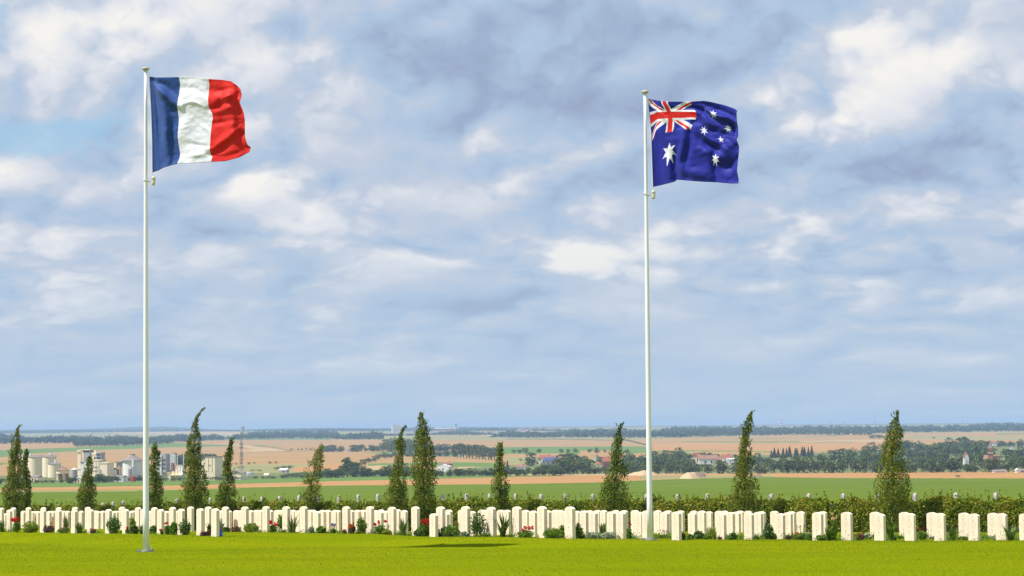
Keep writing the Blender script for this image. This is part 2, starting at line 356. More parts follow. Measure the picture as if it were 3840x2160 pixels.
# keep clamped columns at the same distance below the horizon
cy_h = cen[:, 2]; cy = (1600-(cx-1920)*math.tan(roll)) + (CAMZ-cen[:, 2])*F/cen[:, 1]
mi = np.full(len(Q), 7)
def inpoly(x, y, P):
    c = np.zeros(len(x), bool); j = len(P)-1
    for i in range(len(P)):
        xi, yi = P[i]; xj, yj = P[j]
        k = ((yi > y) != (yj > y)); 
        if yj != yi: c ^= k & (x < (xj-xi)*(y-yi)/(yj-yi)+xi)
        j = i
    return c
for mid, P in POLY:
    sel = (cy > P[:, 1].min()) & (cy < P[:, 1].max()); ii = np.where(sel)[0]
    hit = inpoly(cx[ii], cy[ii], P); mi[ii[hit]] = mid
tag(npmesh('farmland', V, Q, FM, midx=mi, smooth=True), kind='structure')

# ------------------------------------------------------------------ headstones
def headstone_mesh():
    w, t, n = .182, .052, 10
    top = [(-w + 2*w*i/n, SH - .055*((i/n-.5)*2)**2) for i in range(n+1)]
    v = []; out = [(-w, -.25)] + [(x, z) for x, z in top] + [(w, -.25)]
    # small chamfer on the front and rear edges
    cxm, e = .95, .004
    rings = []
    for y, s in ((-t, 1), (-t+e, 0), (t-e, 0), (t, 1)):
        rings.append([(x*(1-.02*s), y, z-(.005*s if z > 0 else 0)) for x, z in out])
    for rg in rings: v += rg
    k = len(out); f = []
    for a in range(3):
        for i in range(k):
            f.append((a*k+i, a*k+(i+1) % k, (a+1)*k+(i+1) % k, (a+1)*k+i))
    f = [q[::-1] for q in f]
    f.append(tuple(range(k))[::-1][::-1]); f.append(tuple(3*k+i for i in range(k))[::-1])
    return v, f
sv, sf = headstone_mesh()
slab_me = None
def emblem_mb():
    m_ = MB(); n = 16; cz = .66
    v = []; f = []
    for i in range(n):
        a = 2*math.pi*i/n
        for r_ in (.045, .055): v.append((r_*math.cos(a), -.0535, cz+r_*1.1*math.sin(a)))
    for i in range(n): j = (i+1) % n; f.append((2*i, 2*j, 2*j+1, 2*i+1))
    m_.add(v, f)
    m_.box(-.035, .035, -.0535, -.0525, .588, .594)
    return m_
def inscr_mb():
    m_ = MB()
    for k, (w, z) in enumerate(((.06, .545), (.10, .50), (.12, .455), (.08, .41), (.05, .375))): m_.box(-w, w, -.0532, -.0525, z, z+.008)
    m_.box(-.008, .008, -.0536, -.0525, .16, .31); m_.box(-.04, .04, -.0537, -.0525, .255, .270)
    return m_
proto_kids = None
ORD = ['first','second','third','fourth','fifth','sixth','seventh','eighth','ninth','tenth','eleventh','twelfth','thirteenth','fourteenth','fifteenth','sixteenth','seventeenth','eighteenth','nineteenth','twentieth']
def ordn(k):
    if k < 20: return ORD[k]
    k += 1; T10 = {2: 'twent', 3: 'thirt', 4: 'fort', 5: 'fift', 6: 'sixt', 7: 'sevent', 8: 'eight'}[k//10]
    return T10+'y-'+ORD[k % 10-1] if k % 10 else T10+'ieth'
def where(xs_, marks):
    """for sorted positions, an ordinal from the nearest landmark"""
    res = []
    for i, x in enumerate(xs_):
        best = None
        for (mx, nm, side) in marks:
            if side in ('r', 'b') and x >= mx:
                k = sum(1 for q in xs_ if mx <= q < x); c = (k, f'{ordn(k)} right of the {nm}' if 'edge' not in nm else f'{ordn(k)} from the {nm}')
                if best is None or k < best[0]: best = c
            if side in ('l', 'b') and x < mx:
                k = sum(1 for q in xs_ if x < q < mx); c = (k, f'{ordn(k)} left of the {nm}' if 'edge' not in nm else f'{ordn(k)} from the {nm}')
                if best is None or k < best[0]: best = c
        res.append(best[1])
    return res
MARKS = [(-50, "photo's left edge", 'r'), (548, 'left flagpole', 'b'), (823, 'blue bouquet', 'b'), (1545, 'middle pair of trees', 'b'), (1886, 'largest iris clump', 'b'), (2437, 'right flagpole', 'b'), (2882, 'dense round shrub', 'b'), (3128, 'tall peach rose', 'b'), (3900, "photo's right edge", 'l')]
byc = {}
for s in stones:
    c = s[0]
    if c == 'R': c = 'F' if (s[2]+s[3] > 2015 or s[1] > 3200) else 'K'
    byc.setdefault(c, []).append(s)
CLN = {'A': ('cream headstone of the long tall slanting row', 'long row'),
       'B': ('cream headstone of the short near row', 'short row'),
       'C': ('cream headstone half hidden in rear rows', 'rear'),
       'F': ('cream headstone along the lawn edge', 'front'),
       'K': ('cream headstone behind the lawn-edge ones', 'behind')}
MK2 = {'A': MARKS, 'B': MARKS, 'C': MARKS, 'F': MARKS, 'K': MARKS}
root0 = None
for c, L in byc.items():
    L.sort(key=lambda s: s[1]); ws = where([s[1] for s in L], MK2[c])
    for s, wd in zip(L, ws):
        _, px, t, h, X_, Y_, z_ = s
        lab = CLN[c][0] + ', ' + wd
        rz = -math.radians(I(px, [(0, 57.5), (2137, 60), (2560, 58), (2750, 56), (3000, 51), (3840, 50)])) + random.uniform(-.012, .012)
        loc = (X_, Y_, z_); grp = 'cream headstones standing in rows'
        if root0 is None:
            root0 = thing('headstone', lab, 'headstone', loc, rz, grp)
            k1 = meshob('slab', sv, sf, MT['stone'], root0)
            k2 = emblem_mb().build('emblem', MT['carve'], root0); k3 = inscr_mb().build('inscription', MT['carve'], root0)
            proto_kids = [k1, k2, k3]
        else: dup(root0, proto_kids, lab, 'headstone', loc, rz, (ssc(s[0], px),)*3, grp)

# ------------------------------------------------------------------ foliage helpers
def leaf_quads(P, size, updir=None, flat=0.0):
    """P: N x 3 centres, size: N ; little folded leaves, randomly turned"""
    n = len(P); a = RNG.normal(size=(n, 3)); 
    if updir is not None: a += np.asarray(updir)*1.2
    a /= np.linalg.norm(a, axis=1)[:, None]
    b_ = RNG.normal(size=(n, 3)); b_ -= (b_*a).sum(1)[:, None]*a; b_ /= np.linalg.norm(b_, axis=1)[:, None]
    s = np.asarray(size).reshape(-1, 1)*np.ones((n, 1))
    V = np.stack([P-a*s, P+b_*s*.6, P+a*s, P-b_*s*.6], 1).reshape(-1, 3)
    return V, np.arange(4*n).reshape(-1, 4)
def n3(p, s, seed=0): return noise.noise(Vector((p[0]*s+seed, p[1]*s+seed*.7, p[2]*s-seed)))
# hedge line: world line through two measured points
HX0, HY0 = W(-60, 1900, 138)[0], 138.; HX1, HY1 = W(3740, 1900, 88.)[0], 88.
def hedgeY(px):
    # intersect the view column with the hedge line
    s = (px-1920)/F; dx, dy = HX1-HX0, HY1-HY0
    t = (s*HY0-HX0)/(dx-s*dy); return HY0+dy*t
def pt_col(px, py, Y):     # base of something standing in the cemetery at Y in column px
    p = W(px, py, Y); return np.array([p[0], Y, gz(p[0], Y)])

# columnar trees ------------------------------------------------------------
TREES = [
 (0, -2.2, 'leftmost tall columnar tree, its tip bent to the right', 1.0,
  [(128,318,340),(165,262,300),(200,246,275),(260,225,290),(400,165,310),(600,145,330),(800,115,335),(1000,85,330),(1200,45,330),(1369,40,335),(1500,60,330)]),
 (0, 1.0, 'slim columnar tree pressed against the leftmost tall tree', .9,
  [(495,385,410),(520,372,420),(600,350,420),(800,330,430),(1000,330,470),(1200,320,470),(1369,320,482),(1480,330,460)]),
 (0, -1, 'small columnar tree rising in front of the factory towers', 1.0,
  [(618,1330,1380),(640,1310,1390),(720,1295,1395),(800,1275,1400),(900,1250,1390),(1000,1225,1420),(1100,1185,1430),(1200,1165,1450),(1369,1165,1410),(1440,1190,1380)]),
 (0, -1, 'columnar tree half hidden behind the left flagpole', 1.0,
  [(410,2335,2360),(450,2310,2370),(500,2280,2370),(560,2290,2430),(700,2240,2390),(900,2240,2430),(1000,2225,2455),(1200,2215,2460),(1369,2220,2440),(1460,2240,2420)]),
 (640, -2, 'tallest columnar tree right of the left flagpole, tip bent right', 1.0,
  [(-128,505,535),(-100,465,500),(-60,430,455),(0,380,420),(100,345,410),(180,300,415),(300,290,455),(400,255,455),(500,245,440),(600,215,460),(700,222,480),(800,210,500),(900,200,530),(1000,195,550),(1100,180,550),(1200,178,545),(1369,185,560),(1560,210,520)]),
 (640, -1.5, 'narrow columnar tree left of the lattice mast', 1.0,
  [(322,955,978),(350,890,950),(450,872,928),(550,820,940),(700,800,910),(850,780,920),(950,750,980),(1050,740,965),(1150,710,990),(1250,700,960),(1369,720,935),(1560,740,920)]),
 (640, 0, 'thin sparse columnar tree with its stem showing through', .62,
  [(440,2275,2318),(520,2190,2290),(600,2140,2310),(700,2085,2335),(800,2090,2270),(900,2030,2270),(1000,1990,2240),(1100,1970,2280),(1200,1960,2260),(1369,2010,2210),(1430,2030,2190)]),
 (1280, -.5, 'columnar tree with hooked tip, left one of the middle pair', 1.0,
  [(150,950,995),(180,918,970),(280,878,912),(400,820,960),(600,800,950),(800,790,930),(900,740,970),(1000,730,990),(1100,680,1000),(1200,665,1010),(1369,690,1000),(1440,720,980)]),
 (1280, -9, 'bushy columnar tree of the middle pair, lowest boughs over the headstones', 1.15,
  [(-62,1180,1210),(0,1168,1222),(80,1170,1290),(200,1140,1310),(300,1110,1325),(400,1095,1400),(550,1095,1400),(700,1100,1390),(800,1040,1400),(900,1060,1420),(1000,1090,1430),(1150,1075,1420),(1369,1050,1430),(1440,1160,1410),(1500,1230,1380),(1550,1280,1350)]),
 (1280, -1, 'short columnar tree with a knobbly top between the two flagpoles', .9,
  [(398,2360,2430),(480,2350,2440),(550,2345,2450),(650,2340,2440),(750,2310,2460),(900,2310,2500),(1000,2280,2530),(1100,2290,2530),(1200,2300,2520),(1369,2310,2535),(1440,2330,2520)]),
 (1920, -1, 'columnar tree just left of the right flagpole', 1.0,
  [(95,1675,1700),(150,1612,1665),(250,1580,1640),(350,1530,1690),(450,1510,1650),(600,1480,1660),(750,1470,1700),(850,1430,1740),(1000,1390,1700),(1100,1350,1740),(1200,1330,1770),(1369,1340,1760),(1440,1380,1720)]),
 (2560, -1, 'columnar tree with ragged bent tip right of the right flagpole', 1.0,
  [(-88,1075,1105),(-50,1020,1060),(0,985,1045),(100,920,1060),(200,890,1040),(350,885,1010),(500,850,1010),(650,840,1060),(750,825,1080),(900,790,1060),(1000,775,1110),(1100,730,1150),(1200,710,1140),(1369,700,1150),(1440,730,1120)]),
 (3200, -1, 'widest columnar tree, rightmost, standing in the hedge', 1.1,
  [(-82,640,690),(-40,640,685),(0,645,685),(80,575,690),(200,525,740),(300,495,740),(400,460,730),(600,430,745),(700,400,760),(850,385,830),(950,360,850),(1100,350,850),(1200,345,850),(1369,345,850),(1460,380,820)]),
]
for (x0, dY, lab, dens, pr) in TREES:
    pr = [(1560+y/Z, x0+a/Z, x0+b2/Z) for y, a, b2 in pr]
    cxb = (pr[-2][1]+pr[-2][2])/2; Y = hedgeY(cxb)+dY-1.2; ppm = F/Y
    base = pt_col(cxb, 1960, Y)
    if cxb > 1500 and cxb < 1640 and dY < -5: base = pt_col(cxb, 1960, Y)
    yb = PX(*base)[1]
    ysp = np.array([p[0] for p in pr]); xl = np.array([p[1] for p in pr]); xr = np.array([p[2] for p in pr])
    if yb > ysp[-1]+12: ysp = np.append(ysp, yb-10); xl = np.append(xl, cxb-(cxb-xl[-1])*.6); xr = np.append(xr, cxb+(xr[-1]-cxb)*.6)
    Hh = (ysp[-1]-ysp[0]); wd = (xr-xl)
    area = np.trapz(wd, ysp)/ppm**2
    n = int(area*2500*dens)
    yy = RNG.uniform(ysp[0], ysp[-1], n*8); ww = np.interp(yy, ysp, wd); keep = RNG.uniform(0, wd.max(), n*8) < ww; yy = yy[keep]
    P = []
    seed = random.uniform(0, 50)
    for y in yy:
        if len(P) >= n: break
        c = np.interp(y, ysp, (xl+xr)/2); R = np.interp(y, ysp, wd)/2/ppm
        a = random.uniform(0, 2*math.pi); rr = random.random()**.5*1.04
        q = W(c, y, Y); ang = n3((math.cos(a)*1.2, math.sin(a)*1.2, q[2]), 2.2, seed)
        rr *= 1+(.55 if R > .17 else .2)*ang
        p = (q[0]+R*rr*math.cos(a), Y+R*rr*math.sin(a)*.95, q[2]+random.gauss(0, .03))
        g = n3(p, 2.6, seed+9)
        if g > .30*dens and R > .17: continue
        P.append(p)
    P = np.array(P)
    # side sprigs poking out, curving upward
    SPR = []
    for k in range(int(16*Hh/400)+6):
        y = random.uniform(ysp[0]+10, ysp[-1]-20); side = random.choice((-1, 1, 1)); a = random.uniform(-1, 1)
        R = np.interp(y, ysp, wd)/2/ppm; c = np.interp(y, ysp, (xl+xr)/2); q = W(c, y, Y); L = random.uniform(.15, .38)*min(1.4, .6+R)
        for t in np.linspace(0, 1, 12):
            SPR.append((q[0]+side*math.cos(a)*(R*.85+L*t*.6)+random.gauss(0, .015), Y+math.sin(a)*(R*.85+L*.5*t), q[2]+L*t*.9+random.gauss(0, .015)))
    P = np.concatenate([P, np.array(SPR)])
    sz = RNG.uniform(.021, .048, len(P))*(1.0+.25*(Y-88)/50)
    root = thing('columnar_tree', lab, 'tree', base, 0, 'columnar trees along the hedge')
    Vv, Qq = leaf_quads(P-base, sz); npmesh('crown', Vv, Qq, MT['hornbeam'], root)
    mb = MB(); pts = []; rad = []
    for t in np.linspace(0, 1, 12):
        y = lerp(t, ysp[-1], ysp[0]+6); q = W(np.interp(y, ysp, (xl+xr)/2), y, Y); pts.append(q-base); rad.append(lerp(t, .055, .008))
    pts = [np.array([0, 0, -.1])]+pts; rad = [.07]+rad
    mb.tube(pts, rad, 7)
    for k in range(14):
        i = random.randint(1, 9); p0 = np.array(pts[i]); y = lerp((i-1)/11, ysp[-1], ysp[0]); R = np.interp(y, ysp, wd)/2/ppm
        a = random.uniform(0, 6.28); L = random.uniform(.5, 1.1); d = np.array([math.cos(a)*R*.7, math.sin(a)*R*.7, L])
        mb.tube([p0, p0+d*np.array([.5, .5, .3]), p0+d*np.array([1, 1, .8])], [.02, .014, .005], 5)
    mb.build('trunk', MT['bark'], root)

# hedge ------------------------------------------------------------------------
HT = [(-60, 1898), (60, 1890), (120, 1893), (200, 1888), (300, 1893), (390, 1888), (430, 1896), (470, 1892), (520, 1888), (640, 1880), (800, 1882), (960, 1873), (1100, 1876), (1280, 1878), (1450, 1878), (1640, 1878), (1700, 1872), (1860, 1868), (1960, 1876), (1970, 1866), (2080, 1874), (2180, 1872), (2250, 1870), (2400, 1872), (2500, 1866), (2640, 1872), (2750, 1866), (2900, 1870), (3050, 1872), (3200, 1866), (3440, 1872), (3520, 1860), (3650, 1868), (3740, 1872), (3800, 1866), (3900, 1866)]
hroot = thing('hedge', 'long trimmed green and russet hedge behind the headstones', 'hedge', (HX0, HY0, gz(HX0, HY0)))
base = np.array(hroot.location)
P = []; seg = 0
for px in np.arange(-60, 3900, 1.15):
    Y = hedgeY(px); dens = 1.5*(Y/88)**.4
    b0 = pt_col(px, 1960, Y); top = W(px, I(px, HT)+9, Y)[2]
    for k in range(int(22*dens)):
        u = random.random(); zz = lerp(u**.8, b0[2]+.02, top)
        a = random.random(); dy = -.42 if a < .62 else (random.uniform(-.42, .42)); 
        if a >= .62: zz = top - abs(random.gauss(0, .06))
        dy *= 1.0-.35*max(0, (zz-top+.35)/.35)
        p = (b0[0]+random.uniform(-.1, .1), Y+dy+random.gauss(0, .05), zz)
        nn = n3(p, 1.6, 3)
        p = (p[0]+nn*.1, p[1]-nn*.28, p[2]+(n3(p, 2.3, 11)*.22 + (n3(p, 6, 5))*.10 if a >= .62 else nn*.05))
        P.append(p)
    if random.random() < .13:      # upright shoots
        L = random.uniform(.1, .42); ln = random.gauss(0, .18)
        for t in np.linspace(0, 1, 9): P.append((b0[0]+ln*L*t+random.gauss(0, .015), Y-.1, top+L*t))
P = np.array(P)
hx, hy = P[:, 0], P[:, 1]
Vv, Qq = leaf_quads(P-base, RNG.uniform(.026, .056, len(P))*(P[:, 1]/92)**.6)
npmesh('foliage', Vv, Qq, MT['hedge'], hroot)
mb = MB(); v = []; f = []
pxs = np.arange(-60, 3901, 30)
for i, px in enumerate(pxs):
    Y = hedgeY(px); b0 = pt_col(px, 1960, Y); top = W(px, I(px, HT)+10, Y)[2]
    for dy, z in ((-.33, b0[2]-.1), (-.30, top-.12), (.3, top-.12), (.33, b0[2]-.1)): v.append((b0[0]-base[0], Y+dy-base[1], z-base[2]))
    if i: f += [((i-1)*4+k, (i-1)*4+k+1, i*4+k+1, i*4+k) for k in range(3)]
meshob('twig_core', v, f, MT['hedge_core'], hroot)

# concrete fence posts behind the hedge -------------------------------------------
POSTS = [(386,1885,1),(424,1881,1),(462,1877,1),(662,1870,1),(788,1866,1),(914,1861,1),(983,1861,1),(1048,1860,1),(1121,1857,1),(1195,1857,1),(1271,1857,1),(1343,1854,1),(1417,1852,1),(1660,1852,1),(1750,1851,1),(1837,1850,1),(1933,1851,1),(2029,1852,1),(2119,1853,1),(2222,1851,1),(2424,1852,1),(2542,1852,1),(2654,1850,1),(2892,1850,1),(3033,1850,1),(3162,1850,1),(3292,1852,1),(3432,1848,1),(3585,1847,1),(3734,1847,1)]
pr0 = None; ws = where([p[0] for p in POSTS], [(-50, "photo's left edge", 'r'), (548, 'left flagpole', 'b'), (1545, 'middle pair of trees', 'b'), (2437, 'right flagpole', 'b'), (3900, "photo's right edge", 'l')])
def post_mesh():
    w = .075; v = []; f = []
    prof_ = [(w*1.05, -2.4), (w, -.10), (w*.92, -.055), (w*.55, -.012), (w*.2, 0)]
    for r_, z in prof_:
        e = r_*.82
        for (a, b2) in ((-r_, -e), (-e, -r_), (e, -r_), (r_, -e), (r_, e), (e, r_), (-e, r_), (-r_, e)): v.append((a, b2, z))
    for i in range(len(prof_)-1):
        for k in range(8): f.append((i*8+k, i*8+(k+1) % 8, (i+1)*8+(k+1) % 8, (i+1)*8+k))
    f.append(tuple(32+k for k in range(8))); return v, f
pv, pf = post_mesh()
for (px, py, _), wd in zip(POSTS, ws):
    Y = hedgeY(px)+1.1; p = W(px, py, Y); lab = 'weathered concrete fence post over the hedge, '+wd
    o = meshob('fence_post', pv, pf, MT['concrete']) if pr0 is None else pr0.copy()
    if pr0 is None: pr0 = o
    else: COL.objects.link(o)
    o.location = (p[0], Y, p[2]); o.rotation_euler = (random.gauss(0, .015), random.gauss(0, .015), -.65); o.scale = (.75+.25*(88/Y),)*2+(1,)
    tag(o, lab, 'fence post', 'concrete posts of the boundary fence')
# origin sits at the post head

# ------------------------------------------------------------------ flower bed plants
FRONT = sorted([(s[1], s[5]) for s in stones if (s[0] == 'B' and s[1] < 830) or (s[0] == 'A' and s[1] >= 830) or (s[0] == 'R' and (s[2]+s[3] > 2017 or s[1] > 3200) and s[1] > 2160)])
BEHIND = {246, 496, 575, 790, 826, 1716, 2062, 2262, 2108, 1052}
def lineY(px): return float(np.interp(px, [q[0] for q in FRONT], [q[1] for q in FRONT]))
def shrub_pts(n, rx, ry, rz_, bias=.45):
    P = []
    sd = random.uniform(0, 99)
    while len(P) < n:
        d = RNG.normal(size=3); d /= np.linalg.norm(d); d[2] = d[2] if d[2] > 0 else d[2]*.9
        r_ = random.random()**bias*(1+.35*n3(d, 2.4, sd))
        P.append((d[0]*r_*rx, d[1]*r_*ry, max(.0, rz_*.46+d[2]*r_*rz_*.54)))
    return np.array(P)
def blades(n, h, spread, w, stiff=.5):
    V = []; Fs = []
    for k in range(n):
        a = random.uniform(0, 6.283); L = h*random.uniform(.7, 1.12); out = spread*random.uniform(.15, 1.1)
        droop = random.random() > stiff; s = 6; b0 = np.array([random.gauss(0, .03), random.gauss(0, .03), -.02]); sd = np.array([-math.sin(a), math.cos(a), 0])
        i0 = len(V)
        for j in range(s+1):
            t = j/s; r_ = out*t**(1.3); z = L*(t - (.55*t**3 if droop else .1*t*t)); ww = w*(1-t**2.2)*(.7+.6*t if t < .5 else 1)
            c = b0+np.array([math.cos(a)*r_, math.sin(a)*r_, z]); V.append(c-sd*ww); V.append(c+sd*ww)
        for j in range(s): Fs.append((i0+2*j, i0+2*j+1, i0+2*j+3, i0+2*j+2))
    return V, Fs
def bloom_mesh(r_):
    P = []
    for k in range(14):
        d = RNG.normal(size=3); d /= np.linalg.norm(d); P.append(d*r_*.55)
    return leaf_quads(np.array(P), np.full(14, r_*.62))
def plant(kind, px, py, hpx, wpx, lab, flowers=None, leaf=None, cat=None, fy=None):
    Yp = lineY(px)+(2.2 if px in BEHIND else -.22); b0 = pt_col(px, py, Yp); ppm = F/Yp; h = max(.08, W(px, py-hpx, Yp)[2]-b0[2]); w = wpx/ppm/2
    nm = {'spiky': 'spiky_plant', 'shrub': 'shrub', 'mound': 'leafy_plant', 'rose': 'rose_bush', 'flower': 'flower_clump', 'tuft': 'grassy_tuft', 'stems': 'flower_clump'}[kind]
    root = thing(nm, lab, cat or {'spiky': 'plant', 'shrub': 'shrub', 'mound': 'plant', 'rose': 'rose bush', 'flower': 'flowers', 'tuft': 'grass tuft', 'stems': 'flowers'}[kind], b0, 0, 'plants growing between the headstones')
    lf = leaf or {'spiky': 'blade_leaf', 'shrub': 'dark_leaf', 'mound': 'green_leaf', 'rose': 'green_leaf', 'flower': 'green_leaf', 'tuft': 'bluegrey_leaf', 'stems': 'green_leaf'}[kind]
    if kind in ('spiky', 'tuft'):
        v, f = blades(int(46 if kind == 'spiky' else 90), h, w*1.15, .03 if kind == 'spiky' else .007, .6 if kind == 'spiky' else .8); meshob('leaves', v, f, MT[lf], root)
        if kind == 'spiky' and wpx > 30:
            pass
    else:
        fh = h*({'rose': .72, 'flower': .7, 'stems': .45}.get(kind, 1))
        n = int(240+2400*w*fh*2); P = shrub_pts(n, w, min(w, .35), fh, .4)
        Vv, Qq = leaf_quads(P, RNG.uniform(.018, .042, n)*(1.2 if kind == 'mound' else 1)); npmesh('leaves', Vv, Qq, MT[lf], root)
    if kind == 'stems':
        mb = MB()
        for k in range(12):
            x, y = random.uniform(-w, w)*.8, random.uniform(-.12, .12); mb.tube([(x*.6, y, 0), (x, y, h*.95)], .004, 4)
        mb.build('stems', MT['green_leaf'], root)
    if flowers:
        col, nb, r_ = flowers
        for k in range(nb):
            a = random.uniform(-1, 1); zf = random.uniform(.74, 1.0)*h if kind in ('rose', 'stems') else random.uniform(.5, .95)*h
            Vv, Qq = bloom_mesh(r_*random.uniform(.8, 1.2)); o = npmesh('bloom', Vv, Qq, MT['fl_'+col], root, loc=(a*w*.85, random.uniform(-.25, -.05), zf))
    return root
